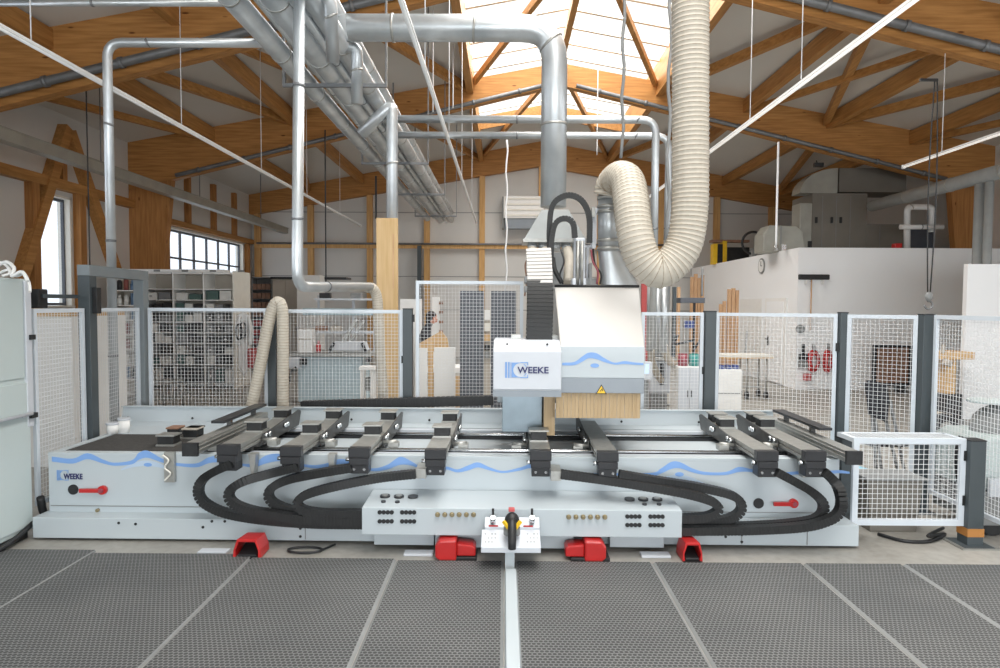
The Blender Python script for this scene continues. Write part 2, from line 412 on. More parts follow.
# wind bracing in the roof plane
def brace(x0, y0, x1, y1, w=.14, h=.18, dz=-.2, m='glulam_y'):
    struct(MB().bar((x0, y0, zt(x0) + dz), (x1, y1, zt(x1) + dz), w, h), 'ceiling_brace', m)
for a, b in ((SKL + .1, XC - .1), (SKR - .1, XC + .1)): brace(a, YB - .15, b, YA + .1, .1, .14, -.1)
for a, b in ((SKL + .1, XC - .1), (SKR - .1, XC + .1)): brace(a, Y1 - .3, b, YB + .15, .1, .14, -.1)
for a, b in ((SKR, 5.8), (7.8, 5.8), (7.8, 9.8), (SKL, -3.0), (-5.1, -3.0), (-5.1, -7.1)):
    brace(a + .1 * (1 if b > a else -1), YB - .15, b - .1 * (1 if b > a else -1), YA + .15)
for a, b in ((5.8, 7.8), (-3.0, -5.1), (-7.1, -9.0), (9.8, 11.4)):
    brace(a + .1 * (1 if b > a else -1), YB - .15, b - .1 * (1 if b > a else -1), YA + .15, .1, .14, -.26)
for a, b in ((SKR, 5.8), (9.8, 7.8), (SKL, -3.0), (-7.1, -5.1)):
    brace(a + .1 * (1 if b > a else -1), Y1 - .3, b - .1 * (1 if b > a else -1), YB + .15)
# back wall posts and rail
for px in (258, 311, 370, 427, 482, 541, 600, 660, 716, 771):
    x = fx(px, Y1 - .1, 250); struct(B(x - .1, x + .1, Y1 - .2, Y1 - .012, 0, zc(x)), 'column', 'stud')
z = fz(246, Y1 - .2, 460)
struct(B(XL + .2, 6.5, Y1 - .26, Y1 - .2, z - .1, z + .1), 'trim_5', 'stud')
struct(MB().cyl((XL + .3, Y1 - .32, z + .06), (6.4, Y1 - .32, z + .06), .035, 8), 'trim_6', 'steeldk')
# left wall timbering
def rail_left(name, y0, z0, y1, z1, w=.2, t=.16, m='glulam_y'):
    struct(MB().bar((XL + t / 2, y0, z0), (XL + t / 2, y1, z1), t, w), name, m)
rail_left('trim_7', 8.0, 4.3, YB - .1, 4.3)
rail_left('trim_8', YB + .1, 4.1, Y1 - .2, 4.1, .16)
rail_left('trim_9', 11.65, .6, 13.85, 5.5, .22, .2); rail_left('trim_10', 13.95, 5.45, 15.95, 1.9, .2, .2)
rail_left('trim_11', 12.85, 0, 12.85, 4.2, .2, .16, 'glulam_z'); rail_left('trim_15', 13.75, 4.4, 13.75, 5.3, .14, .14, 'glulam_z'); rail_left('trim_12', 14.28, 0, 14.28, 4.2, .2, .16, 'glulam_z')
for k, y in enumerate((17.6, 19.2, 20.9, 22.5)): rail_left('column', y, 4.18, y, 5.6, .16, .14, 'glulam_z')
for k, y in enumerate((17.9, 23.6)): rail_left('column', y, 0, y, 4.0, .16, .14, 'glulam_z')
# windows of the left wall
def window(n, y0, y1, z0, z1, cols, rows, m='dkgrey', rev='cream'):
    w = struct(MB().box(XL - .25, XL + .02, y0 - .0, y0 + .05, z0, z1).box(XL - .25, XL + .02, y1 - .05, y1, z0, z1).box(XL - .25, XL + .02, y0, y1, z1 - .05, z1).box(XL - .25, XL + .06, y0, y1, z0, z0 + .04), 'window_%d' % n, rev)
    fr = MB()
    for i in range(cols + 1):
        y = y0 + .06 + (y1 - y0 - .12) * i / cols; fr.box(XL - .16, XL - .1, y - .025, y + .025, z0 + .04, z1 - .05)
    for j in range(rows + 1):
        z = z0 + .07 + (z1 - z0 - .15) * j / rows; fr.box(XL - .158, XL - .102, y0 + .05, y1 - .05, z - .025, z + .025)
    fr.build('window_frame', m, w)
    B(XL - .135, XL - .125, y0 + .05, y1 - .05, z0 + .04, z1 - .05).build('pane', 'glass', w)
    return w
window(1, *WIN1, 1, 1); window(2, *WIN2, 6, 3)
window(5, -6, 8, 2.2, 4.0, 10, 2)  # unseen window filling the added opening beside the camera
# grey services channel along the left wall
t = tag(MB().box(-7.93, -7.72, 8.0, Y1 - .3, 4.4, 4.58).box(-7.95, -7.7, 8.0, Y1 - .3, 4.58, 4.6).build('cable_tray', 'hvacl'), 'long grey cable tray running above the left windows', 'cable tray')
for y in (9.0, 13.0, 17.2, 21.5):
    MB().cyl((-7.82, y, 4.6), (-7.82, y, zt(-7.82)), .012, 6).build('hanger', 'steeldk', t)
# service pipes fixed to the front faces of the timber beams
def beam_pipe(y, x0, x1, r, off, label, n=8):
    q = [Vector((x, y, zb(x) + off)) for x in (x0, x1)]
    p = tag(MB().tube(resample(q, .4), r, 8).build('service_pipe', 'steeldk'), label, 'pipe')
    for k in range(n):
        c = q[0].lerp(q[1], (k + .5) / n); d = (q[1] - q[0]).normalized() * .03
        MB().cyl(c - d, c + d, r + .018, 8).build('pipe_clamp', 'steeldk', p)
beam_pipe(YA - .22, XL + .3, .6, .072, .15, 'grey pipe clamped along the left half of the nearest timber beam')
beam_pipe(YA - .22, 1.9, XR - .3, .072, .15, 'grey pipe clamped along the right half of the nearest timber beam')
beam_pipe(YB - .185, XL + 1.2, .9, .05, .05, 'thin grey conduit along the left half of the middle timber beam')
beam_pipe(YB - .185, 1.7, XR - 1.2, .05, .05, 'thin grey conduit along the right half of the middle timber beam')
# ------------------------------------------------------------------ white room in the right back corner
RX, RY, RZ = 6.7, 15.3, 3.24
struct(B(RX, XR - .05, RY, RY + .12, 0, RZ), 'wall_office_front', 'roomwhite')
struct(MB().box(RX, RX + .12, RY + .12, Y1 - .25, 0, RZ), 'wall_office_side', 'roomwhite')
struct(B(RX + .12, XR - .05, RY + .12, Y1 - .25, RZ - .12, RZ - .02), 'ceiling_office', 'wallgrey')
# door in its side wall
d = struct(B(RX - .03, RX - .002, 15.85, 17.1, .02, 2.1), 'door_1', 'white')
B(RX - .045, RX - .03, 15.97, 16.98, .04, 2.02).build('door_leaf', 'roomwhite', d)
MB().box(RX - .06, RX - .045, 16.8, 16.86, .92, 1.16).cyl((RX - .1, 16.83, 1.08), (RX - .045, 16.83, 1.08), .014, 8).box(RX - .115, RX - .095, 16.7, 16.85, 1.065, 1.095).build('door_handle', 'blackm', d)
struct(B(RX - .008, RX, 17.4, 19.0, .1, 2.1), 'trim_13', 'white')
# clock
c = PX(761, 266, RX - .03)
t = thing('wall_clock', c, 'round white wall clock with grey rim high on the white room wall', 'clock')
MB().cyl((c.x, c.y, c.z), (c.x + .028, c.y, c.z), .2, 24).build('rim', 'midgrey', t)
MB().cyl((c.x - .006, c.y, c.z), (c.x + .01, c.y, c.z), .165, 24).build('clock_face', 'white', t)
MB().box(c.x - .012, c.x - .006, c.y - .008, c.y + .008, c.z, c.z + .12).box(c.x - .012, c.x - .006, c.y - .08, c.y, c.z - .008, c.z + .008).build('hand', 'black', t)
# white booth at the far right
a = PY(968, 264, 11.3)
struct(MB().box(a.x, XR - .1, 11.3, 11.4, 0, a.z), 'wall_booth_front', 'roomwhite')
# glazing bars of an unseen window added behind the camera to let daylight in
fr = MB()
for i in range(9): fr.box(-7 + i * 16.6 / 8 - .04, -7 + i * 16.6 / 8 + .04, Y0 - .18, Y0 - .1, .3, 3.4)
for z in (.34, 1.9, 3.36): fr.box(-7, 9.6, Y0 - .179, Y0 - .101, z - .04, z + .04)
struct(fr, 'window_6', 'dkgrey')
# ------------------------------------------------------------------ light
w = bpy.data.worlds.new('sky'); scn.world = w; w.use_nodes = True
bg = w.node_tree.nodes['Background']; bg.inputs[0].default_value = (.93, .97, 1, 1); bg.inputs[1].default_value = 1.6
def area(name, loc, rot, sx, sy, power, col=(1, 1, 1)):
    l = bpy.data.lights.new(name, 'AREA'); l.shape = 'RECTANGLE'; l.size = sx; l.size_y = sy; l.energy = power; l.color = col
    o = bpy.data.objects.new(name, l); o.location = loc; o.rotation_euler = rot; COL.objects.link(o); return o
area('skylight_daylight', (XC, 8.5, 9.0), (0, 0, 0), 4.6, 24, 2900, (1, 1, 1))
area('front_opening_fill', (1.3, Y0 - .6, 1.9), (R(90), 0, 0), 16, 3.0, 1150, (.93, .97, 1))  # added fill lamp outside the unseen front opening
area('left_opening_fill', (XL - .6, 1, 3.1), (0, R(-90), 0), 1.8, 14, 200, (.94, .97, 1))  # added fill lamp outside the unseen left opening
area('right_opening_fill', (XR + .6, 1, 2.8), (0, R(90), 0), 2.4, 16, 280, (.94, .97, 1))  # added fill lamp outside the unseen right opening
scn.view_settings.view_transform = 'Standard'; scn.view_settings.look = 'None'; scn.view_settings.exposure = 0; scn.view_settings.gamma = 1
scn.view_settings.use_curve_mapping = False
scn.cycles.max_bounces = 10; scn.cycles.diffuse_bounces = 5; scn.cycles.transparent_max_bounces = 16
scn.cycles.use_denoising = True
# ------------------------------------------------------------------ ring mats on the floor
struct(B(-3.98, 4.6, -1.5, 4.86, 0, .004), 'floor_strip', 'concrete')
seams = [(-3.95, -3.95)]
def mline(px): return PZ(px, 562, 0).x
mx = [-3.95, -3.1 - .0, mline(248), mline(396), mline(508), mline(651), mline(799), mline(896), 4.35]
names = ['outermost on the left beside the grey cabinet', 'in front of the left red handle of the machine', 'in front of the left pair of cable loops',
         'in front of the left half of the manifold', 'in front of the right half of the manifold', 'in front of the right cable loops', 'in front of the right end of the machine', 'outermost on the right in front of the low cage']
for k in range(len(mx) - 1):
    a, b = mx[k] + (.01 if k < 2 else .02), mx[k + 1] - (.01 if k < 2 else .02)
    if k == 4: a += .045
    if k == 3: b -= .03
    y1 = (4.99, 4.93, 4.86, 4.83)[min(k, 3)]
    o = MB().box(a, b, -1.4, y1, .004, .018).build('ring_mat', 'mat')
    tag(o, 'dark rubber ring mat, ' + names[k], 'mat', 'ring mats in front of the machine')
    e = MB()
    e.prism([(a - (.009 if k < 2 else .018), .0045), (a, .0045), (a, .018)], 'y', -1.4, y1).prism([(b + (.009 if k < 2 else .018), .0045), (b, .0045), (b, .018)], 'y', -1.4, y1)
    e.build('edging', 'midgrey', o)
c = fx(511, 4.5, 570)
tag(MB().prism([(c - .045, .004), (c + .045, .004), (c + .035, .045), (c - .035, .045)], 'y', -1.4, 4.62).build('cable_duct', 'mach'), 'pale blue-grey floor cable duct running from the machine towards the camera', 'cable duct')
# ------------------------------------------------------------------ the machining centre
MX0 = fx(30, 5.2, 540); MX1 = fx(857, 5.2, 547)
PB = 5.36                                     # plane of the bed's front panel
BX0 = fx(45, PB, 449); BX1 = fx(838, PB, 463)
ZT = fz(456, PB, 440)
YK = 6.72                                     # back edge of the bed
cnc = thing('machining_centre', (0, 5.28, 0), 'long pale grey woodworking machining centre with blue wave stripe and travelling head', 'machine')
def part(mb, name, m, p=None, **k): return mb.build(name, m, p or cnc, **k)
zp = fz(519, 5.2, 60)
part(B(MX0, MX1, 5.2, 5.5, .02, zp), 'plinth', 'mach', bevel=.004)
pl = MB()
for px in (305, 434, 573, 741, 806): x = fx(px, 5.2, 540); B(x - .003, x + .003, 5.196, 5.2, .03, zp - .01).build('plinth_joint', 'midgrey', cnc)
for px, py in ((117, 524), (134, 525), (202, 528), (211, 522), (224, 522), (300, 529), (300, 537), (367, 531), (455, 538), (725, 536), (741, 534), (741, 541), (630, 538)):
    q = PY(px, py, 5.2); pl.cyl((q.x, 5.194, q.z), (q.x, 5.201, q.z), .011, 8)
part(pl, 'bolt', 'black')
part(MB().box(BX0, BX1, PB, YK, zp - .05, ZT - .03).box(BX0, BX1, PB, PB + .08, ZT - .031, ZT).box(BX0, BX0 + .06, PB + .08, YK, ZT - .031, ZT).box(BX1 - .06, BX1, PB + .08, YK, ZT - .031, ZT).box(BX0 + .06, BX1 - .06, YK - .1, YK, ZT - .031, ZT), 'bed', 'mach', bevel=.003)
zq = fz(507, PB, 60)
part(MB().box(BX0 + .015, BX1 - .01, PB - .006, PB - .001, zq, zq + .006), 'panel_joint', 'midgrey')
# back plate, folded
bx0, bx1 = fx(118, YK, 410), fx(772, YK, 412)
zk = fz(407.5, YK, 130)
part(MB().prism([(YK - .14, ZT), (YK, ZT + .02), (YK + .03, zk), (YK + .055, zk), (YK + .03, ZT)], 'x', bx0, bx1).box(bx0, bx1, YK + .0, YK + .06, zk, zk + .008), 'back_plate', 'mach', bevel=.002)
bl = MB()
for px in (125, 190, 350, 428, 620, 697, 742):
    q = PY(px, 429, YK - .03); bl.ball((q.x, YK - .03, ZT + .06), .012)
part(bl, 'screw', 'black')
# rubber tray at the left, rails and centre trough
part(B(BX0 + .06, fx(250, 5.9, 440) + .15, 6.17, YK - .1, ZT - .03, ZT), 'rear_ledge', 'mach')
part(B(BX0 + .08, fx(262, 5.9, 440), PB + .1, 6.165, ZT - .03, ZT - .004), 'rubber_tray', 'rubber')
TX0 = fx(250, 5.9, 440)
part(MB().box(TX0 + .16, BX1 - .08, PB + .1, PB + .14, ZT - .03, ZT - .002).box(TX0 + .16, BX1 - .08, YK - .24, YK - .15, ZT - .03, ZT - .002), 'ledge', 'machw')
YR1, YR2 = PB + .1 + .03, 6.16
for y in (PB + .16, 6.2):
    r = part(MB().tube([(TX0, y, ZT + .012), (BX1 - .1, y, ZT + .012)], .016, 10), 'guide_rail', 'chrome')
    part(B(TX0, BX1 - .1, y - .02, y + .02, ZT - .03, ZT - .002), 'rail_bed', 'blackm')
# blue wave with its pale under-stripe
W = [(49,460,2.5),(70,462,2.5),(85,457,3),(100,462,2),(112,465,1.5),(130,463,2),(137,457,3.5),(146,455,3.5),(160,461,2),(175,465,1.5),(195,466,2),(207,461,3),(217,460,3),(235,464,1),(252,466,2),(265,460,4),(280,458,3.5),(295,464,1.5),(312,467,1.5),(325,466,2),(338,462,2.5),(350,463,2),(362,468,1.5),(375,470,1.5),(388,467,2.5),(400,461,4),(412,464,2),(425,470,1),(445,468,1.5),(457,471,1.5),(468,468,2.5),(478,465,2.5),(490,469,1.5),(503,472,1),(520,469,1.5),(533,466,2),(548,473,1),(560,474,1),(600,474,1),(650,474,1.5),(660,471,2.5),(671,465,3.5),(680,465,3),(692,470,2),(705,473,1.5),(725,473,1.5),(738,469,2.5),(750,470,1.5),(765,473,1.5),(785,473,1.5),(800,472,1.5),(822,472,1.5),(838,471,1.5),(848,472,1)]
def wave(W, Y, name, m, parent, lower=0.):
    top = smooth_path([PY(x, y - h, Y) for x, y, h in W], 5); bot = smooth_path([PY(x, y + h + lower, Y) for x, y, h in W], 5)
    mb = MB(); n = len(top); vs = [(p.x, Y, p.z) for p in top] + [(p.x, Y, p.z) for p in bot]
    vs += [(v[0], Y + .0015, v[2]) for v in vs]
    mb.add(vs, [(i, i + 1, n + i + 1, n + i) for i in range(n - 1)] + [(2 * n + i, 3 * n + i, 3 * n + i + 1, 2 * n + i + 1) for i in range(n - 1)] +
           [(i, 2 * n + i, 2 * n + i + 1, i + 1) for i in range(n - 1)] + [(n + i, n + i + 1, 3 * n + i + 1, 3 * n + i) for i in range(n - 1)])
    return mb.build(name, m, parent)
wave(W, PB - .003, 'wave_stripe', 'blue', cnc)
wp = MB()
for x0, x1, yy in ((118, 170, 470), (250, 330, 476), (372, 425, 479), (650, 705, 483)):
    W2 = [(x0 + (x1 - x0) * t, yy - 7 * math.sin(PI * t) ** 1.0 + 1, .5 + 2.2 * math.sin(PI * t)) for t in (0.02, .15, .3, .5, .7, .85, .98)]
    wave(W2, PB - .0022, 'pale_stripe', 'bluep', cnc)
def eye(px, py, Y, rx, rz, parent):
    q = PY(px, py, Y); MB().prism([(q.x + rx * math.cos(t * PI / 8), q.z + rz * math.sin(t * PI / 8)) for t in range(16)], 'y', Y, Y + .002).build('wave_eye', 'blue', parent)
eye(146, 465.5, PB - .004, .034, .016, cnc); eye(679, 474, PB - .004, .036, .018, cnc)
# lettering
def text(body, h, loc, parent, m='navy', name='lettering', rot=(R(90), 0, 0), ext=.0015, bold=.006, space=1.0):
    c = bpy.data.curves.new(name, 'FONT'); c.body = body; c.size = h / .7; c.extrude = ext; c.offset = bold * h; c.align_x = 'LEFT'; c.space_character = space
    t = bpy.data.objects.new(name + '_src', c); COL.objects.link(t)
    dg = bpy.context.evaluated_depsgraph_get(); me = bpy.data.meshes.new_from_object(t.evaluated_get(dg)); bpy.data.objects.remove(t)
    me.materials.clear(); me.materials.append(M[m]); me.transform(Matrix.Translation(loc) @ (Matrix.Rotation(rot[0], 4, 'X')))
    o = bpy.data.objects.new(name, me); COL.objects.link(o); o.parent = parent; o.location = -worg(parent); return o, me
def fit_text(body, x0, x1, z0, z1, Y, parent):
    o, me = text(body, z1 - z0, (0, 0, 0), parent, bold=.03)
    xs = [v.co.x for v in me.vertices]; zs = [v.co.z for v in me.vertices]
    sx = (x1 - x0) / (max(xs) - min(xs)); sz = (z1 - z0) / (max(zs) - min(zs)); mxx, mz = min(xs), min(zs)
    for v in me.vertices: v.co.x = x0 + (v.co.x - mxx) * sx; v.co.z = z0 + (v.co.z - mz) * sz; v.co.y += Y
    return o
def logo(px0, py0, px1, py1, Y, parent):
    """vertical bars, a blue square with an open circle"""
    a = PY(px0, py0, Y); b = PY(px1, py1, Y); x0, x1, z1, z0 = a.x, b.x, a.z, b.z; w = x1 - x0; h = z1 - z0
    mb = MB(); y0, y1 = Y - .001, Y + .001
    mb.box(x0, x0 + .09 * w, y0, y1, z0, z1).box(x0 + .13 * w, x0 + .2 * w, y0, y1, z0, z1).box(x0 + .24 * w, x0 + .27 * w, y0, y1, z0, z1)
    # field between bars and the circle
    cx, cz, r = x0 + .66 * w, (z0 + z1) / 2, .44 * h
    rx = min(r, .33 * w * 1.35); n = 18
    arc = [(cx + rx * math.cos(t), cz + r * math.sin(t)) for t in [PI / 2 + PI * k / n for k in range(n + 1)]]
    mb.prism([(x0 + .29 * w, z1 - .03 * h), (cx, z1 - .03 * h)] + arc + [(cx, z0 + .03 * h), (x0 + .29 * w, z0 + .03 * h)], 'y', y0, y1)
    mb.box(cx, x1, y0, y1, z1 - .06 * h, z1 - .0 * h).box(cx, x1, y0, y1, z0, z0 + .06 * h).box(x1 - .04 * w, x1, y0, y1, z0, z0 + .2 * h).box(x1 - .04 * w, x1, y0, y1, z1 - .2 * h, z1)
    ring = [(cx + rx * .93 * math.cos(t), cz + r * .93 * math.sin(t)) for t in [-PI / 3 + PI * 2 / 3 * k / n for k in range(n + 1)]]
    ring2 = [(cx + rx * 1.02 * math.cos(t), cz + r * 1.02 * math.sin(t)) for t in [-PI / 3 + PI * 2 / 3 * k / n for k in range(n + 1)]]
    for k in range(n): 
        if k < 5 or k > 12: mb.prism([ring[k], ring[k + 1], ring2[k + 1], ring2[k]], 'y', y0, y1)
    mb.build('logo', 'lblue', parent)
logo(54, 471, 66, 481.5, PB - .004, cnc)
a, b = PY(61.5, 480, PB), PY(80.5, 474.5, PB)
fit_text('WEEKE', a.x, b.x, a.z, b.z, PB - .006, cnc)
# red rotary handles and black knock-outs
def disc(px, py, Y, r, parent, name, m, t=.008):
    q = PY(px, py, Y); MB().cyl((q.x, Y - t, q.z), (q.x, Y + .001, q.z), r, 20).build(name, m, parent)
disc(71, 490.5, PB, .042, cnc, 'port', 'black'); disc(757.5, 502.5, PB, .042, cnc, 'port', 'black')
for px, py, px0 in ((101.5, 490.5, 80), (791.5, 502, 771)):
    q = PY(px, py, PB); e = PY(px0, py, PB)
    h = MB().cyl((q.x, PB - .03, q.z), (q.x, PB, q.z), .036, 20).bar((q.x, PB - .035, q.z), (e.x, PB - .035, e.z), .022, .03).build('switch_handle', 'red', cnc)
    MB().cyl((q.x, PB - .05, q.z), (q.x, PB - .029, q.z), .018, 12).build('hub', 'maroon', h)
disc(96, 511, PB, .014, cnc, 'lock', 'brass', .02)
# small bracket with white wiring on the front panel
q = PY(168, 452, PB); e = PY(174, 482, PB)
br = B(q.x - .03, q.x + .055, PB - .035, PB - .006, e.z, q.z).build('bracket', 'alu', cnc)
MB().tube(smooth_path([(q.x - .03, PB - .05, q.z - .02), (q.x + .02, PB - .06, q.z - .06), (q.x - .01, PB - .06, q.z - .12), (q.x + .03, PB - .05, q.z - .17), (q.x - .02, PB - .05, q.z - .23)]), .007, 6).build('loose_wire', 'cream', br)
# manifold box in the middle
MY = 4.93
mx0, mx1 = fx(362, MY, 520), fx(682, MY, 525)
z0, z1, z2 = fz(536, MY, 500), fz(509, MY, 500), fz(490, PB, 500)
box = part(MB().prism([(MY, z0), (MY, z1), (PB - .01, z2), (PB - .01, z0)], 'x', mx0, mx1), 'manifold', 'mach', bevel=.004)
part(MB().box(fx(374, 5.1, 540), fx(434, 5.1, 540), 5.1, 5.2, .03, z0).box(fx(436, 5.1, 540), fx(573, 5.1, 540), 5.06, 5.2, .03, z0).box(fx(610, 5.1, 540), fx(664, 5.1, 540), 5.1, 5.2, .03, z0), 'foot_box', 'mach', bevel=.003)
so = MB()
for gx in (380, 402.5, 627.5, 650.5):
    for gy in (512.5, 521.5) if gx < 500 else (516, 524.5):
        for k in range(4): q = PY(gx + 4.0 * k, gy, MY); so.cyl((q.x, MY - .008, q.z), (q.x, MY + .001, q.z), .0165, 10)
so.build('socket', 'black', box)
for px0, py in ((438, 514.5), (569, 516.5)):
    for k in range(6):
        q = PY(px0 + 7.2 * k, py, MY); MB().cyl((q.x, MY - .03, q.z), (q.x, MY + .001, q.z), .013, 10).cyl((q.x, MY - .012, q.z), (q.x, MY - .004, q.z), .019, 10).build('fitting', 'brass', box)
nrm = Vector((0, -(z2 - z1), (PB - .01 - MY))).normalized()
for px, py, r, kind in ((385, 497, .04, 1), (399, 497.3, .04, 1), (413, 497.5, .04, 0), (629.5, 499.5, .04, 0), (643, 499.5, .04, 1), (657, 499.5, .04, 1), (383.5, 502.5, .018, 0), (397.5, 502.8, .018, 0), (644.5, 504.5, .018, 0), (659, 504.5, .018, 0)):
    d = ray(px, py); o = Vector((0, 0, H)); P0 = Vector((0, MY, z1)); t = (P0 - o).dot(nrm) / d.dot(nrm); q = o + d * t
    g = MB().cyl(q - nrm * .004, q + nrm * .012, r, 20).build('gauge', 'blackm', box)
    if kind: MB().cyl(q + nrm * .012, q + nrm * .016, r * .6, 20).build('dial', 'alu', g)
# cable chains
def chain(pts, name='cable_chain', w=.07, h=.064):
    q = smooth_path([PY(x, y, Y) for x, y, Y in pts], 7)
    return part(MB().links(q, w, h, .026, .40), name, 'chain')
ya, yb = 5.16, 5.06
chain([(232, 464, 5.1), (216, 471, 5.12), (203, 479, ya), (197.5, 489, ya), (201, 501, ya), (217, 511, ya), (240, 517, ya), (275, 521.5, ya), (318, 524, ya), (364, 524.5, ya)])
chain([(298, 467, 5.1), (270, 474, 5.12), (243, 482, yb), (229.5, 491, yb), (230, 501, yb), (244, 509, yb), (272, 515, yb), (312, 520, yb), (364, 521, yb)])
chain([(352, 468, 5.1), (322, 473, 5.12), (288, 480, ya), (270.5, 489, ya), (269, 499, ya), (280, 507, ya), (305, 513, ya), (364, 516, ya)])
chain([(416, 474, 5.12), (380, 478, 5.12), (338, 486, yb), (306, 495, yb), (297, 504, yb), (305, 511, yb), (330, 514, yb), (364, 514, yb)])
chain([(561, 474, 5.12), (600, 479, 5.12), (640, 485, yb), (685, 493, yb), (712, 501, yb), (718, 509, yb), (707, 516, yb), (681, 518, yb)])
chain([(619, 474, 5.12), (655, 480, 5.12), (700, 487, ya), (732, 495, ya), (741, 505, ya), (735, 515, ya), (715, 521, ya), (681, 523, ya)])
chain([(775, 471, 5.1), (792, 480, 5.12), (812, 492, ya), (822, 503, ya), (819, 515, ya), (803, 521, ya), (760, 525, ya), (681, 527, ya)])
chain([(822, 470, 5.1), (834, 482, 5.12), (840, 496, yb), (838, 511, yb), (825, 520, yb), (800, 526, yb), (750, 529, yb), (681, 530, yb)])
for px in (421, 556):
    q = PY(px, 473 if px < 500 else 475, 5.14); part(MB().box(q.x - .04, q.x + .04, 5.12, 5.34, q.z - .04, q.z + .035), 'chain_clamp', 'alu')
for px in (252, 331, 757, 800):
    q = PY(px, 466, 5.3); part(MB().prism([(q.x - .02, q.z + .1), (q.x + .04, q.z + .1), (q.x + .02, q.z - .08), (q.x, q.z - .08)], 'y', 5.26, 5.34), 'support_bracket', 'alu')
# consoles: beam, dark end block, side plate, cross stops and vacuum pods
YF = 5.1
def console(px, pyt, nears, fars, side, k):
    q = PY(px, pyt, YF); x = q.x; zt_ = q.z; w = .16
    c = bpy.data.objects.new('console', None); COL.objects.link(c); c.parent = cnc; c.location = Vector((x, YF, zt_)) - cnc.location
    base = Vector((x, YF, zt_))
    def sub(mb, name, m, bevel=0.):
        return mb.build(name, m, c, bevel=bevel)
    sub(MB().box(x - w / 2, x + w / 2, YF + .05, 6.5, zt_ - .03, zt_).box(x - w / 2 + .01, x + w / 2 - .01, YF + .05, 6.5, zt_ - .045, zt_ - .03).box(x - w / 2, x + w / 2, YF + .05, 6.5, zt_ - .06, zt_ - .045).box(x - w / 2 + .01, x + w / 2 - .01, YF + .05, 6.5, zt_ - .075, zt_ - .06), 'beam', 'alu', .002)
    sub(MB().box(x - w / 2 - .003, x + w / 2 + .003, YF - .01, YF + .06, zt_ - .075, zt_ + .003).box(x - w / 2 + .004, x + w / 2 - .004, YF - .02, YF + .1, zt_ - .13, zt_ - .075).box(x - w / 2 + .01, x + w / 2 - .01, YF + .0, YF + .12, zt_ - .2, zt_ - .13), 'end_block', 'blackm', .005)
    sub(MB().box(x - .05, x + .05, PB + .1, 6.35, ZT + .005, zt_ - .075), 'carriage', 'aludk')
    kb = MB()
    for dx in (-.04, .04): kb.cyl((x + dx, YF - .006, zt_ - .165), (x + dx, YF + .001, zt_ - .165), .011, 8)
    kb.cyl((x - w / 2 - .03, YF + .03, zt_ - .095), (x - w / 2 + .01, YF + .03, zt_ - .095), .015, 8)
    sub(kb, 'screw', 'chrome')
    s = side; xs = x + s * (w / 2 + .012)
    sub(MB().prism([(5.6, zt_ - .1), (6.55, zt_ - .1), (6.62, zt_ + .03), (6.55, zt_ + .05), (5.6, zt_ - .01)], 'x', xs - .006, xs + .006), 'side_plate', 'aludk')
    st = MB()
    for y in (5.62, 5.7, 6.1, 6.16): st.cyl((xs + s * .006, y, zt_ - .02), (xs + s * .035, y, zt_ - .02), .02, 10)
    sub(st, 'stop_bolt', 'chrome')
    sub(MB().cyl((xs, 5.6, zt_ - .06), (xs + s * .12, 5.6, zt_ - .05), .018, 8).box(xs + s * .05, xs + s * .13, 5.56, 5.66, zt_ - .1, zt_ - .055), 'air_fitting', 'alu')
    for y in nears + fars:
        g = sub(MB().box(x - .065, x + .065, y, y + .13, zt_ + .012, zt_ + .085), 'suction_pod', 'black', .004)
        sub(MB().box(x - .082, x + .082, y - .015, y + .145, zt_ + .083, zt_ + .097), 'pod_pad', 'alu', .003)
        sub(MB().box(x - .075, x + .075, y - .01, y + .16, zt_ + .001, zt_ + .014), 'pod_foot', 'alu')
    return c
console(226.5, 446, [5.64], [6.3], 1, 1); console(290, 447.5, [5.6], [6.32], 1, 2); console(359, 448.5, [5.58], [6.3], 1, 3); console(435.5, 450, [5.58], [6.3], 1, 4)
console(541, 451, [5.45, 5.8], [6.3], -1, 5); console(608, 452, [], [], -1, 6); console(767, 451, [6.05], [6.3], -1, 7); console(814.5, 451, [6.05], [6.3], -1, 8)
# side stop profiles with the black rulers above them
for px, py, s, r0, r1, ry0, ry1 in ((189, 444, 1, 216, 272, 5.15, 6.5), (853, 451, -1, 824, 762, 5.15, 6.5)):
    q = PY(px, py, YF - .02); x, z = q.x, q.z
    g = part(MB().box(x - .05, x + .05, YF, 6.6, z - .09, z).box(x - .056, x + .056, YF, 6.6, z - .03, z - .022).box(x - .056, x + .056, YF, 6.6, z - .065, z - .055), 'side_profile', 'alu', bevel=.002)
    B(x - .06, x + .06, YF - .03, YF, z - .1, z + .004).build('end_cap', 'black', g)
    zr = z + .15; y0, y1 = (5.62, 6.62)
    a = PY(r0, 424 if s > 0 else 430, 5.62)
    xr = a.x; zr = a.z
    rl = MB().box(xr - .055 , xr + .055, y0, y1, zr, zr + .022).build('ruler', 'blackm', g)
    lg = MB()
    for y in (5.85, 6.4): lg.box(xr - .02, xr + .02, y, y + .035, z - .02, zr + .001).bar((xr, y, z - .02), (x, y, z - .02), .03, .02)
    lg.build('ruler_post', 'aludk', g)
    part(MB().bar((x, 5.5, z - .06), (x - s * .0, 5.5, ZT), .08, .05), 'profile_foot', 'alu')
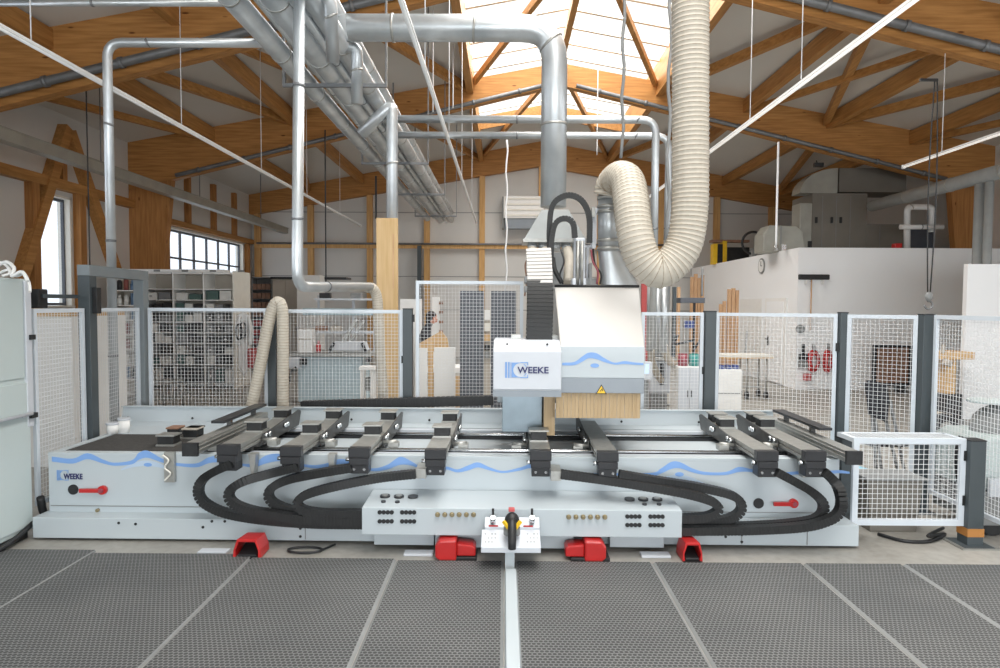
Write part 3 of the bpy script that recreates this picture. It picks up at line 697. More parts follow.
# spare pods lying on the rubber tray
for i, (px, py, dz, lab) in enumerate(((167, 445, 0, 'dark suction pod nearest the left edge of the black tray'), (191, 438, 0, 'dark suction pod lying behind the aluminium profile end'), (203, 433, 0, 'smallest dark suction pod at the back of the black tray'), (174, 437, 0, 'dark suction pod behind the front one on the black tray'))):
    q = PZ(px, py, ZT); s = 1 - .1 * i
    q.y = min(q.y, 6.05) if i else q.y
    t = thing('suction_pod', (q.x, q.y, ZT - .004), lab, 'suction pod', 'loose suction pods on the black tray')
    MB().box(q.x - .08, q.x + .08, q.y - .07, q.y + .07, ZT - .004, ZT + .012).build('pod_base', 'alu', t, bevel=.002)
    MB().box(q.x - .07 * s, q.x + .07 * s, q.y - .06, q.y + .06, ZT + .012, ZT + .08).build('pod_body', 'black', t, bevel=.004)
    MB().box(q.x - .082 * s, q.x + .082 * s, q.y - .07, q.y + .07, ZT + .08, ZT + .095).build('pod_pad', ('alu', 'beige', 'aludk', 'brown')[i], t, bevel=.003)
# two white tubs at the back corner of the bed
for px, py, h, r, lab in ((110, 434, .085, .055, 'lower white tub on the left rear corner of the machine bed'), (121.5, 433, .12, .052, 'taller white tub on the left rear corner of the machine bed')):
    q = PZ(px, py, ZT)
    t = thing('tub', (q.x, q.y + .0, ZT - .003), lab, 'tub')
    MB().cyl((q.x, q.y, ZT - .003), (q.x, q.y, ZT + h), r * .9, 18, r).build('tub_body', 'white', t)
    MB().cyl((q.x, q.y, ZT + h), (q.x, q.y, ZT + h + .018), r * 1.08, 18).build('tub_lid', 'machw', t, bevel=.003)
# black feed chain lying behind the back plate
a, b = PY(300, 406, 6.95), PY(492, 400, 6.95)
part(MB().links([a, b.lerp(a, .5), b], .09, .1, .05, .4), 'feed_chain', 'chain')
part(B(a.x, b.x, 6.86, 7.06, 0.4, a.z - .055), 'chain_trough', 'mach')
# ---- travelling head
G1, G2 = 5.5, 6.15
def hx(px, Y): return fx(px, Y, 360)
xl, xr = hx(560, G1), hx(644, G1)
zA, zB_, zC, zD = fz(393, G1, 600), fz(378, G1, 600), fz(346, G1, 600), fz(287, G2, 600)
zD2 = zD
tl, tr = hx(553, G2), hx(637, G2)
hood = MB()
# lower box, upper sloped panel, back
v = [(xl, G1, zB_), (xr, G1, zB_), (xr, G1, zC), (xl, G1, zC), (tl, G2, zD), (tr, G2, zD), (xl, 7.0, zB_), (xr, 7.0, zB_), (tl, 7.0, zD), (tr, 7.0, zD), (xl, 7.0, zC), (xr, 7.0, zC)]
hood.add(v, [(0, 1, 2, 3), (3, 2, 5, 4), (4, 5, 9, 8), (0, 3, 10, 6), (3, 4, 8, 10), (1, 7, 11, 2), (2, 11, 9, 5), (6, 10, 11, 7), (10, 8, 9, 11), (0, 6, 7, 1)])
hd = part(hood, 'hood', 'hood', bevel=.012)
B(xl - .002, xr + .002, G1 - .006, 6.6, zB_, zC - .002).build('hood_band', 'mach', hd, bevel=.006)
B(xl, xr, G1 - .004, 6.6, zA, zB_).build('hood_skirt', 'hoodgrey', hd, bevel=.004)
e = MB().tube([(tl, G2 - .005, zD + .008), (tr, G2 - .005, zD + .008)], .012, 8).build('black_seal', 'black', hd)
HW = [(562, 364, 1.3), (574, 363.5, 1.6), (582, 359, 2.6), (588, 355.5, 2.8), (596, 356, 3), (604, 360, 2), (614, 363.5, 1), (624, 362.5, 1.5), (634, 363.5, 1.2), (643, 364, 1)]
wave(HW, G1 - .009, 'wave_stripe', 'blue', cnc); eye(594.5, 365.5, G1 - .01, .036, .018, cnc)
# warning triangle
q = PY(601, 389.5, G1 - .006)
tri = lambda s, dz=0.: [(q.x - s, q.z - s * .8 + dz), (q.x + s, q.z - s * .8 + dz), (q.x, q.z + s * .95 + dz)]
w1 = MB().prism(tri(.046), 'y', G1 - .007, G1 - .0045).build('warning_sign', 'black', hd)
MB().prism(tri(.035, -.002), 'y', G1 - .008, G1 - .007).build('sign_field', 'yellow', w1)
MB().bar((q.x - .012, G1 - .0085, q.z - .014), (q.x + .01, G1 - .0085, q.z + .008), .006, .001, (0, 1, 0)).bar((q.x + .004, G1 - .0085, q.z + .01), (q.x + .012, G1 - .0085, q.z - .012), .006, .001, (0, 1, 0)).build('pictogram', 'black', w1)
# tan lamella curtain under the hood
cz = fz(418, G1 + .03, 600)
cu = MB(); n = 22; cx0, cx1 = hx(556, G1 + .03), hx(640, G1 + .03)
for k in range(n):
    a = cx0 + (cx1 - cx0) * k / n; cu.box(a + .0008, a + (cx1 - cx0) / n - .0008, G1 + .026 + .004 * (k % 2), G1 + .032 + .004 * (k % 2), cz, zA + .002)
part(cu, 'lamella_curtain', 'curtain')
cs = MB(); 
for k in range(14): y = G1 + .05 + k * .06; cs.box(cx0 - .012 + .004 * (k % 2), cx0 - .006 + .004 * (k % 2), y, y + .058, cz, zA + .002); cs.box(cx1 + .003, cx1 + .007, y, y + .058, cz, zA + .002)
part(cs, 'side_curtain', 'curtain')
# logo box left of the hood
L1 = 5.36
lx0, lx1 = hx(493, L1), hx(561.5, L1)
la, lb, lc, ld = fz(397, L1, 527), fz(389, L1, 527), fz(351, L1, 527), fz(340, L1 + .22, 527)
lm = MB()
lm.prism([(L1 + .05, la), (L1, lb), (L1, lc), (L1 + .22, ld), (L1 + .62, ld), (L1 + .62, la)], 'x', lx0, lx1)
lh = part(lm, 'head_box', 'machw', bevel=.008)
B(lx0 - .001, lx1 + .001, L1 + .01, L1 + .6, la, lb - .002).build('head_skirt', 'hoodgrey', lh)
logo(505, 362, 528, 378, L1 - .003, cnc)
a, b = PY(517.2, 373.2, L1), PY(548.5, 366.8, L1); fit_text('WEEKE', a.x, b.x, a.z, b.z, L1 - .006, cnc)
bb = MB()
for px, py in ((507, 345.5), (547, 345.8)): q = PY(px, py, L1 + .1); bb.ball((q.x, q.y, q.z + .012), .009)
for px, py in ((507, 395), (547, 395.5)): q = PY(px, py, L1 + .03); bb.ball((q.x, L1 + .03, q.z), .009)
bb.build('screw', 'black', lh)
# gantry pillar behind, seen below the boxes
part(MB().box(hx(497, 6.0) , hx(563, 6.0), 5.98, 6.5, 1.02, 1.32).box(hx(566, 6.9), hx(630, 6.9), 6.86, 7.14, .05, 2.0), 'gantry_pillar', 'mach', bevel=.01)
part(MB().box(hx(502, 5.75), hx(542, 5.75), 5.74, 5.97, .8, la), 'sensor_plate', 'reflect', bevel=.004)
part(MB().box(hx(544, 5.6), hx(555, 5.6), 5.6, 6.3, .8, la), 'brush_strip', 'curtain')
# upright cable chain on the head
cx = hx(538, 5.75); pts = []
for k in range(26):
    t = k / 25; zz = fz(339, 5.75) + (fz(249, 5.75) - fz(339, 5.75)) * t; pts.append(Vector((cx + .01 * math.sin(t * 3), 5.72 + .25 * t * t, zz)))
m = MB().links(pts[:17], .225, .1, .034, .42, (1, 0, 0)); part(m, 'upright_chain', 'chain')
up = MB()
q = resample(pts[15:], .034)
for a, b in zip(q, q[1:]): up.bar(a.lerp(b, .08), a.lerp(b, .92), .22, .1, (0, 1, 0))
part(up, 'chain_lit_back', 'hood', bevel=.003)  # lit back of the chain's upper run, brightness painted as pale links
part(MB().box(cx - .125, cx + .125, 5.8, 5.95, fz(283, 5.8), fz(276, 5.8)).box(cx - .125, cx + .125, 5.76, 5.93, fz(292, 5.8), fz(286, 5.8)), 'chain_bracket', 'midgrey', bevel=.004)
# extraction funnel and its collar stubs
fy = 6.75
def fpt(px, py, Y=fy): return PY(px, py, Y)
a0, a1, b0, b1 = fpt(542, 209), fpt(569, 209), fpt(524, 239), fpt(586, 239)
fm = MB()
v = [(b0.x, fy, b0.z), (b1.x, fy, b1.z), (a1.x, fy + .05, a1.z), (a0.x, fy + .05, a0.z), (b0.x, fy + .4, b0.z), (b1.x, fy + .4, b1.z), (a1.x, fy + .3, a1.z), (a0.x, fy + .3, a0.z)]
fm.add(v, [(0, 1, 2, 3), (1, 5, 6, 2), (5, 4, 7, 6), (4, 0, 3, 7), (3, 2, 6, 7), (0, 4, 5, 1)])
fn = tag(fm.build('extraction_funnel', 'zinc', bevel=.004), 'zinc funnel at the foot of the big vertical duct above the machine head', 'funnel')
B(b0.x - .01, b1.x + .01, fy - .01, fy + .41, b0.z - .03, b0.z + .005).build('flange', 'alu', fn)
for px in (532.5, 543, 556, 566, 577):
    q = fpt(px, 247, fy + .12); MB().cyl((q.x, q.y, fz(250, fy)), (q.x, q.y, b0.z - .02), .048, 16).cyl((q.x, q.y, q.z - .0), (q.x, q.y, q.z + .02), .054, 16).build('collar', 'steel', fn)
def tubep(mb, pts, r, n=7, seg=10): return mb.tube(smooth_path([PY(*p) for p in pts], n), r, seg)
for pts in ([(531, 249, 6.8), (531, 262, 6.7), (533, 284, 6.6)], [(544, 249, 6.8), (546, 265, 6.7), (550, 284, 6.5)], [(566, 249, 6.8), (568, 262, 6.7), (567, 284, 6.5)]):
    part(tubep(MB(), pts, .05), 'suction_hose', 'hose')
for pts in ([(549.5, 262, 6.2), (548.5, 230, 6.2), (552, 205, 6.2), (566, 195.5, 6.2), (580, 200, 6.2), (588, 216, 6.2), (588.5, 243, 6.2)], [(550, 262, 6.15), (551, 238, 6.15), (555, 223, 6.15), (564, 218.5, 6.15), (572, 223, 6.15), (574, 238, 6.15)]):
    q = smooth_path([PY(*p) for p in pts], 8); part(MB().links(q, .05, .05, .025, .42), 'hose_loop', 'chain')
part(MB().box(fx(572, 6.25), fx(583, 6.25), 6.2, 6.3, zD - .03, fz(238, 6.25)).box(fx(570, 6.25), fx(584, 6.25), 6.17, 6.33, zD - .03, fz(278, 6.25)), 'lift_cylinder', 'machw', bevel=.012)
part(MB().cyl((fx(576, 6.2), 6.18, zD), (fx(576, 6.2), 6.18, fz(241, 6.2)), .02).cyl((fx(580, 6.2), 6.16, zD), (fx(580, 6.2), 6.16, fz(241, 6.2)), .014), 'guide_rod', 'alu')
part(MB().box(fx(585, 6.35), fx(587, 6.35), 6.35, 6.6, zD - .03, fz(246, 6.35)).box(fx(583, 6.35), fx(592, 6.35), 6.35, 6.6, fz(247, 6.35), fz(245, 6.35)), 'white_plate', 'machw')
part(MB().box(fx(590, 6.3), fx(594, 6.3), 6.3, 6.42, fz(248, 6.3), fz(210, 6.3)).box(fx(590, 6.3), fx(598, 6.3), 6.3, 6.42, fz(213, 6.3), fz(208, 6.3)), 'riser_plate', 'machw', bevel=.003)
part(MB().box(fx(550, 6.4), fx(562, 6.4), 6.4, 6.6, zD - .03, fz(252, 6.4)).box(fx(583, 6.3), fx(596, 6.3), 6.25, 6.4, zD - .03, fz(278, 6.3)).box(fx(587, 6.28), fx(590, 6.28), 6.24, 6.3, zD, fz(263, 6.3)), 'valve_block', 'midgrey', bevel=.004)
for k, pts in enumerate(([(552, 258, 6.2), (554, 270, 6.15), (561, 283, 6.15)], [(560, 250, 6.3), (563, 262, 6.2), (559, 275, 6.2), (562, 284, 6.2)], [(590, 250, 6.3), (592, 262, 6.25), (597, 272, 6.2), (596, 284, 6.2)], [(592, 249, 6.32), (594, 264, 6.28), (600, 274, 6.22), (599, 284, 6.2)], [(529, 255, 6.0), (524.5, 265, 6.0), (526, 280, 6.0), (524, 296, 6.0)])):
    part(tubep(MB(), pts, (.022, .008, .009, .009, .007)[k], seg=8), 'cable', ('chain', 'black', 'maroon', 'black', 'brown')[k])
part(MB().box(fx(551, 5.9), fx(560, 5.9), 5.8, 6.2, ld - .03, ld + .03).box(fx(511, 5.8), fx(520, 5.8), 5.7, 5.8, ld - .02, ld + .04), 'cable_lug', 'alu')
# steel elbow duct on the head: clamps, tube, transition
def DP(px, py, Y=6.3): return PY(px, py, Y)
dk = thing('head_duct', DP(609, 280), 'shiny steel duct piece standing on the machine head below the cream hose', 'duct')
c0, c1 = DP(609.5, 193), DP(609.5, 252)
MB().cyl(c0, c1, .108, 24).build('duct_pipe', 'steel', dk)
cl = MB()
for py in (198, 207, 212, 241, 249): q = DP(609.5, py); cl.cyl((q.x, q.y, q.z - .014), (q.x, q.y, q.z + .014), .118, 24)
cl.box(DP(597, 0).x - .03, DP(597, 0).x, 6.25, 6.33, DP(0, 215).z, DP(0, 205).z)
cl.build('clamp_ring', 'alu', dk)
tm = MB(); top = c1; seg = 24; vs = []
for i in range(5):
    t = i / 4; cxx = top.x + t * .11; zz = top.z + (zD - .02 - top.z) * t; rx = .108 + .075 * t; ry = .108 + .02 * t
    for k in range(seg): 
        an = 2 * PI * k / seg; ex = 1 - .45 * t; f = lambda v: math.copysign(abs(v) ** ex, v); vs.append((cxx + rx * f(math.cos(an)), 6.3 + ry * f(math.sin(an)), zz))
tm.add(vs, [(i * seg + k, i * seg + (k + 1) % seg, (i + 1) * seg + (k + 1) % seg, (i + 1) * seg + k) for i in range(4) for k in range(seg)], True)
tm.build('transition', 'steel', dk)
# the big cream hose
def hose(pts, r, pitch, name, label, n=10, group=None, rib=.04, m='hose', seg=20):
    q = resample(smooth_path([PY(*p) for p in pts], n), pitch / 4)
    o = MB().tube(q, lambda i: r * (1, 1 + rib, 1 + rib, 1)[i % 4] if True else r, seg, True).build(name, m)
    wr = MB()
    for i in range(1, len(q) - 1, 4):
        d = (q[i + 1] - q[i - 1]).normalized() if 0 < i < len(q) - 1 else Vector((0, 0, 1)); a, b = frame_of(d)
        c = (q[i] + q[i + 1]) / 2
        ring = [c + (a * math.cos(t) + b * math.sin(t)) * r * (1 + rib) for t in [2 * PI * k / seg for k in range(seg + 1)]]
        wr.tube(ring, pitch * .065, 4, False)
    wr.build('hose_wire', 'hoserib', o)
    return tag(o, label, 'hose', group)
hose([(609.5, 196, 6.3), (611.5, 187, 6.28), (616, 180.5, 6.2), (622, 178, 6.05), (628, 184, 5.9), (631.5, 205, 5.72), (635.5, 236, 5.62), (643, 259, 5.6), (658, 270.5, 5.6), (674, 261, 5.6), (685.5, 240, 5.6), (690, 205, 5.6), (690.5, 160, 5.6), (690.5, 80, 5.6), (690.5, 0, 5.6), (690, -60, 5.6)], .146, .038, 'flexible_hose', 'large cream corrugated hose looping in a U to the steel duct on the machine head')
# ------------------------------------------------------------------ control stand, foot pedals, floor bits
CY = 4.66
xa, xb = fx(481, CY, 540), fx(541, CY, 540)
zc0, zc1 = fz(553, CY), fz(547.5, CY)
zm1 = fz(529.5, CY + .17); zm2 = fz(527, CY + .17)
cs_ = thing('control_stand', ((xa + xb) / 2, CY + .1, 0), 'small white control console with labels in front of the machine manifold', 'control panel')
MB().prism([(CY, zc0), (CY, zc1), (CY + .17, zm1), (CY + .17, zc0)], 'x', xa, xb).build('lower_panel', 'machw', cs_, bevel=.004)
ztop = fz(515, CY + .3)
MB().prism([(CY + .171, zm2), (CY + .26, ztop), (CY + .262, zc0), (CY + .171, zc0)], 'x', xa + .02, xb - .0).build('upper_panel', 'machw', cs_, bevel=.004)
MB().box(fx(506.5, CY), fx(516, CY), CY + .04, CY + .1, .0, zc0).build('pedestal', 'mach', cs_)
def on_low(px, py): 
    nr = Vector((0, -(zm1 - zc1), .17)).normalized(); d = ray(px, py); o = Vector((0, 0, H)); return o + d * ((Vector((0, CY, zc1)) - o).dot(nr) / d.dot(nr)), nr
for gx in (484, 526):
    mb = MB()
    for i in range(4):
        for j in range(3):
            q, nr = on_low(gx + 1.5 + i * 3.3, 534 + j * 4)
            if (i + j) % 4 != 1: mb.box(q.x - .006, q.x + .006 - .003 * (j % 2), q.y - .003, q.y + .003, q.z - .001, q.z + .003)
    mb.build('label_print', 'midgrey', cs_)
for px in (493, 532):
    q = PY(px, 520, CY + .2); z = q.z + .01
    k = MB().cyl((q.x, CY + .2, z - .03), (q.x, CY + .17, z + .02), .02, 12).build('rotary_switch', 'chrome', cs_)
    MB().cyl((q.x, CY + .2, z + .0), (q.x, CY + .2, z + .075), .009, 8).build('switch_lever', 'black', k)
MB().box(xa + .05, xa + .12, CY + .17, CY + .175, zm2 + .002, zm2 + .012).box(xb - .12, xb - .05, CY + .17, CY + .175, zm2 + .002, zm2 + .012).build('trim_strip', 'red', cs_)
q = PY(512, 540, CY)
zc1 = zc1 + .03
sc = thing('barcode_scanner', (q.x, CY, zc1), 'black and yellow handheld barcode scanner lying on the white control console', 'scanner')
X = q.x
MB().ball((X, CY + .09, zc1 + .13), .055, .065, .065, 16).build('scanner_head', 'black', sc)
MB().tube(smooth_path([(X, CY + .05, zc1 + .14), (X, CY - .01, zc1 + .1), (X, CY - .05, zc1 + .04), (X, CY - .055, zc1 - .02)], 5), lambda i: .034 - .0004 * i, 12).build('grip', 'black', sc)
mb = MB()
for s in (-1, 1): mb.bar((X + s * .062, CY + .03, zc1 + .15), (X + s * .022, CY + .008, zc1 + .105), .022, .02)
mb.bar((X - .02, CY + .0, zc1 + .115), (X + .02, CY + .0, zc1 + .115), .02, .022); mb.build('yellow_trim', 'yellow', sc)
MB().box(X - .025, X + .02, CY + .08, CY + .13, zc1 + .2, zc1 + .222).build('scan_trigger', 'redd', sc, bevel=.004)
MB().cyl((X, CY + .08, zc1 + .04), (X, CY + .08, zc1 + .09), .06, 16).build('cradle', 'midgrey', sc)
def pedal(px, kind, label, k=1.):
    Y = 4.93; c = PZ(px, 555, 0); x = c.x
    t = thing('foot_pedal', (x, Y, 0), label, 'foot pedal', 'red foot pedals in front of the machine')
    if kind == 'front':     # hood seen from the open front
        w, w2, h = .105 * k, .072 * k, .15
        mb = MB(); n = 6
        out = [(x - w, .005), (x - w * .95, h * .45), (x - w2, h), (x + w2, h), (x + w * .95, h * .45), (x + w, .005)]
        inn = [(x + w - .022, .005), (x + w * .8 - .0, h * .42), (x + w2 - .012, h - .022), (x - w2 + .012, h - .022), (x - w * .8, h * .42), (x - w + .022, .005)]
        poly = out + inn
        n = len(poly); v = [(p[0], Y - .06, p[1]) for p in poly] + [(x + (p[0] - x) * .95, Y + .14, p[1] * .9) for p in poly]
        quads = [(i, i + 1, n - 2 - i, n - 1 - i) for i in range(5)]
        mb.add(v, [q for q in quads] + [tuple(n + i for i in q[::-1]) for q in quads] + [(i, (i + 1) % n, n + (i + 1) % n, n + i) for i in range(n)])
        mb.build('guard', 'red', t, bevel=.004)
        MB().prism([(Y - .05, .012), (Y - .05, .03), (Y + .12, .075), (Y + .12, .012)], 'x', x - .07 * k, x + .07 * k).build('tread', 'black', t, bevel=.004)
        B(x - .095 * k, x + .095 * k, Y - .07, Y + .14, .0, .012).build('base', 'black', t)
    else:                   # pedal turned on its side to left / right
        s = 1 if kind == 'right' else -1
        mb = MB()
        xs = [x - s * .14, x - s * .11, x + s * .02, x + s * .05]
        mb.prism([(xs[0], .03), (xs[0], .11), (xs[1], .155), (xs[2], .16), (xs[2], .0), (xs[1], .0)], 'y', Y - .07, Y + .11)
        mb.build('guard', 'red', t, bevel=.016, bseg=3)
        MB().prism([(x + s * .02, .03), (x + s * .02, .12), (x + s * .14, .11), (x + s * .16, .09), (x + s * .16, .03)], 'y', Y - .045, Y + .1).build('pedal_body', 'red', t, bevel=.01)
        B(x - .12, x + .17, Y - .06, Y + .12, .0, .028).build('base', 'black', t, bevel=.004)
    return t
pedal(251, 'front', 'red foot pedal below the left cable loops, leftmost of the four')
pedal(455, 'right', 'red foot pedal turned sideways just left of the control console')
pedal(585, 'left', 'red foot pedal turned sideways just right of the control console')
pedal(687, 'front', 'red foot pedal below the right end of the manifold, rightmost of the four', .72)
q = PZ(305, 550, 0.012)
ring = [(q.x + .13 * math.cos(t), q.y + .06 * math.sin(t), .014) for t in [2 * PI * k / 32 for k in range(33)]]
tag(MB().tube(ring + [(q.x + .2, q.y + .12, .014)], .009, 8).build('cable', 'black'), 'black cable coiled on the concrete right of the left foot pedal', 'cable')
for px, lab in ((216, 'pale metal floor plate beside the left foot pedal'), (420, 'pale metal floor plate left of the sideways pedal'), (652, 'pale metal floor plate beside the right foot pedal')):
    q = PZ(px, 551, 0); tag(MB().box(q.x - .11, q.x + .11, 4.95, 5.04, .0, .02).build('floor_plate', 'machw', bevel=.003), lab, 'plate')
# ------------------------------------------------------------------ safety fence
def panel(a, b, z0, z1, label, pitch=.038, name='safety_fence', fw=.036, group='mesh fence panels', wr=.0014, wm='fwire'):
    a = Vector((a[0], a[1], 0)); b = Vector((b[0], b[1], 0)); L = (b - a).length; d = (b - a) / L; n = Vector((-d.y, d.x, 0)); Z = Vector((0, 0, 1))
    t = thing(name, (a + b) / 2 + Z * z0, label, 'fence panel', group)
    def P(s, z): return a + d * s + Z * z
    fr = MB(); up = (0, 0, 1)
    fr.bar(P(0, z1 - fw / 2), P(L, z1 - fw / 2), .03, fw).bar(P(0, z0 + fw / 2), P(L, z0 + fw / 2), .03, fw)
    for s in (fw / 2, L - fw / 2): fr.bar(P(s, z0 + fw), P(s, z1 - fw), fw, .03, tuple(n))
    fr.build('frame', 'fwhite', t)
    w = MB(); k = int((L - 2 * fw) / pitch); off = (L - k * pitch) / 2
    for i in range(k + 1): s = off + i * pitch; w.bar(P(s, z0 + fw * .5), P(s, z1 - fw * .5), wr * 2, wr * 2, tuple(n))
    k = int((z1 - z0 - 2 * fw) / pitch); off = (z1 - z0 - k * pitch) / 2
    for i in range(k + 1): z = z0 + off + i * pitch; w.bar(P(fw * .5, z) + n * wr * 2, P(L - fw * .5, z) + n * wr * 2, wr * 2, wr * 2)
    w.build('wire_mesh', wm, t)
    return t
def post(x, y, h, w, label, m='post', z0=0, hinges=(), plate=True):
    t = thing('fence_post', (x, y, z0), label, 'post', 'grey fence posts')
    B(x - w / 2, x + w / 2, y - w / 2, y + w / 2, z0 + .01, h).build('post_tube', m, t, bevel=.004)
    if plate: B(x - w * .95, x + w * .95, y - w * .95, y + w * .95, z0, z0 + .012).build('foot_plate', m, t)
    B(x - w / 2 - .002, x + w / 2 + .002, y - w / 2 - .002, y + w / 2 + .002, h, h + .008).build('cap', 'black', t)
    for z, s in hinges: MB().box(x + s * w / 2, x + s * (w / 2 + .02), y - .02, y + .02, z - .04, z + .04).build('hinge', 'black', t)
    return t
YR = 7.25
def rx(px): return fx(px, YR, 350)
FT = fz(310, YR, 408); GA = (fx(88.5, 6.15, 350), 6.15); GB = (fx(142, YR, 350), YR)
panel((GA[0], 5.42), (GA[0], 6.08), .22, FT + .01, 'mesh fence panel between the grey cabinet and the grey gate')
zg = fz(265, 6.15, 88)
gt = thing('safety_gate', ((GA[0] + GB[0]) / 2, (GA[1] + GB[1]) / 2, 0), 'tall mid-grey steel door frame in the fence, left of the machine', 'gate frame')
for g, nm in ((GA, 'upright'), (GB, 'upright')): B(g[0] - .055, g[0] + .055, g[1] - .055, g[1] + .055, 0, zg - .1).build(nm, 'gate' if g is GB else 'post', gt, bevel=.004)
MB().bar((GA[0], GA[1] - .055, zg - .05), (GB[0], GB[1] + .055, zg - .05), .11, .1).build('lintel', 'gate', gt, bevel=.004)
MB().box(GA[0] + .055, GA[0] + .1, GA[1] - .02, GA[1] + .05, 1.8, 2.04).build('lock_box', 'black', gt, bevel=.004)
a = Vector((GA[0], GA[1], 0)); b = Vector((GB[0], GB[1], 0)); d = (b - a)
panel(a + d * .07, b - d * .07, .2, FT + .01, 'mesh gate leaf hanging inside the tall grey door frame', name='mesh_gate')
panel((rx(149), YR), (rx(268), YR), .2, FT + .01, 'mesh fence panel in front of the storage shelves')
post(rx(273), YR, FT, .09, 'dark grey fence post behind the left cream hose')
panel((rx(279), YR), (rx(403), YR), .2, FT, 'mesh fence panel in front of the pale blue saw')
post(rx(408), YR, FT + .01, .1, 'dark grey fence post just right of the tall wooden plank', hinges=((1.75, 1), (1.3, -1)))
panel((rx(416), YR), (rx(523), YR), .2, fz(281, YR, 470), 'taller mesh fence panel in front of the two dark panels')
F2 = fz(312.5, YR, 709)
panel((rx(641), YR), (rx(703), YR), .2, F2, 'narrow mesh fence panel just right of the machine head')
P7, P8, P9 = (rx(709), YR), (fx(842, 6.6, 350), 6.6), (fx(925, 6.15, 350), 6.15)
post(*P7, F2 + .01, .115, 'dark grey fence post right of the cream U-shaped hose', hinges=((1.6, 1), (1.2, -1)))
def off(a, b, s): a = Vector(a); b = Vector(b); d = (b - a).normalized(); return a + d * s
panel(off(P7, P8, .07), off(P8, P7, .045), .2, F2, 'widest mesh fence panel in front of the white room door')
post(*P8, F2 + .01, .075, 'slim dark grey fence post in front of the white room wall', hinges=((1.5, -1),))
panel(off(P8, P9, .045), off(P9, P8, .06), .2, F2 - .005, 'mesh fence panel in front of the brown padded container')
post(*P9, F2 + .0, .1, 'dark grey corner fence post at the right, under the hanging chain')
panel((P9[0] + .03, 6.06), (P9[0] + .03, 4.3), .2, F2, 'mesh side fence panel running towards the camera at the far right')
# low cage at the right end of the machine
post(fx(844.5, 5.62, 480), 5.62, fz(438, 5.62, 844), .12, 'low dark grey post standing at the right end of the machine', plate=False)
LY = 5.3
lp = post(fx(972, LY, 480), LY, fz(440, LY, 972), .125, 'low dark grey post with an orange band at the far right', hinges=((.72, -1), (.36, -1)))
q = fx(972, LY, 480); B(q - .066, q + .066, LY - .066, LY + .066, .08, .145).build('orange_band', 'orange', lp)
B(q - .15, q + .16, LY - .14, LY + .14, .0, .01).build('base_sheet', 'alu', lp)
c0, c1 = fx(852, LY, 480), fx(964, LY, 480); zt0, zb0 = fz(438, LY, 900), fz(525, LY, 900)
cg = panel((c0, LY), (c1, LY), zb0, zt0, 'low white mesh guard cage at the right end of the machine', pitch=.04, name='guard_cage', fw=.045, group=None, wr=.0016); cg['category'] = 'guard'
D2 = .24
MB().bar((c0 + .02, LY, zt0 - .02), (c0 + .02, LY + D2, zt0 - .02), .035, .035).bar((c1 - .02, LY, zt0 - .02), (c1 - .02, LY + D2, zt0 - .02), .035, .035).bar((c0, LY + D2, zt0 - .02), (c1, LY + D2, zt0 - .02), .035, .035).build('top_frame', 'fwhite', cg)
w = MB()
for i in range(int((c1 - c0) / .04)): x = c0 + .02 + i * .04; w.bar((x, LY, zt0 - .01), (x, LY + D2, zt0 - .01), .0035, .0035)
for i in range(6): w.bar((c0, LY + .02 + i * .04, zt0 - .006), (c1, LY + .02 + i * .04, zt0 - .006), .0035, .0035)
w.build('top_mesh', 'fwire', cg)
# metal box with blue top sheet inside the cage
gx0, gx1 = fx(868, 5.57, 500), fx(924, 5.57, 500)
t = thing('metal_bin', ((gx0 + gx1) / 2, 5.75, 0), 'grey sheet metal bin on the floor behind the low guard cage', 'bin')
MB().prism([(gx0 + .03, .0), (gx1 - .05, .0), (gx1, .44), (gx0, .44)], 'y', 5.58, 5.86).build('bin_body', 'hvac', t, bevel=.004)
MB().box(gx0 - .02, gx1 + .02, 5.56, 5.9, .44, .46).build('bin_lid', 'midgrey', t)
bs = thing('sheet_stand', (gx0 - .02, 6.2, 0), 'light blue sheet lying on a low rack behind the guard cage', 'sheet')
MB().prism([(gx0 - .05, 5.95), (gx0 + .45, 5.95), (gx0 + .3, 6.5), (gx0 - .05, 6.5)], 'z', .36, .375).build('sheet', 'ltblue', bs)
mb = MB()
for x, y in ((gx0 - .02, 6.0), (gx0 - .02, 6.4), (gx0 + .25, 6.4), (gx0 + .35, 6.0)): mb.cyl((x, y, 0), (x, y, .36), .014, 8)
mb.build('rack_leg', 'blackm', bs)
tag(MB().tube(smooth_path([PZ(878, 534, .015), PZ(905, 541, .015), PZ(930, 541, .015), PZ(945, 534, .02), PZ(928, 536, .05), PZ(943, 528, .03)], 6), .014, 8).build('cable', 'black'), 'black cable lying on the floor in front of the metal bin', 'cable')
# chair with black back on thin legs
Y = 6.95
c = thing('stand_chair', (fx(882, Y), Y, 0), 'black padded chair on thin metal legs seen through the right fence', 'chair')
bk = [PY(866, 384, Y), PY(869, 380, Y), PY(887, 384, Y), PY(890, 398, Y), PY(888, 423, Y), PY(870, 415, Y)]
MB().prism([(p.x, p.z) for p in bk], 'y', Y, Y + .045).build('backrest', 'cloth', c, bevel=.012)
mb = MB()
for p, e in (((872, 416), (878, 474)), ((875, 418), (884, 470)), ((886, 421), (902, 476)), ((890, 400), (908, 478))):
    a, b = PY(*p, Y + .03), PY(*e, Y + .03); b.z = 0; mb.cyl(a, b, .017, 8)
    
mb.build('leg', 'steeldk', c)
a, b = PY(873, 455, Y + .02), PY(905, 462, Y + .3); MB().prism([(a.x, Y + .06), (b.x, Y + .06), (b.x, Y + .4), (a.x, Y + .4)], 'z', .42, .46).build('seat', 'cloth', c, bevel=.01)
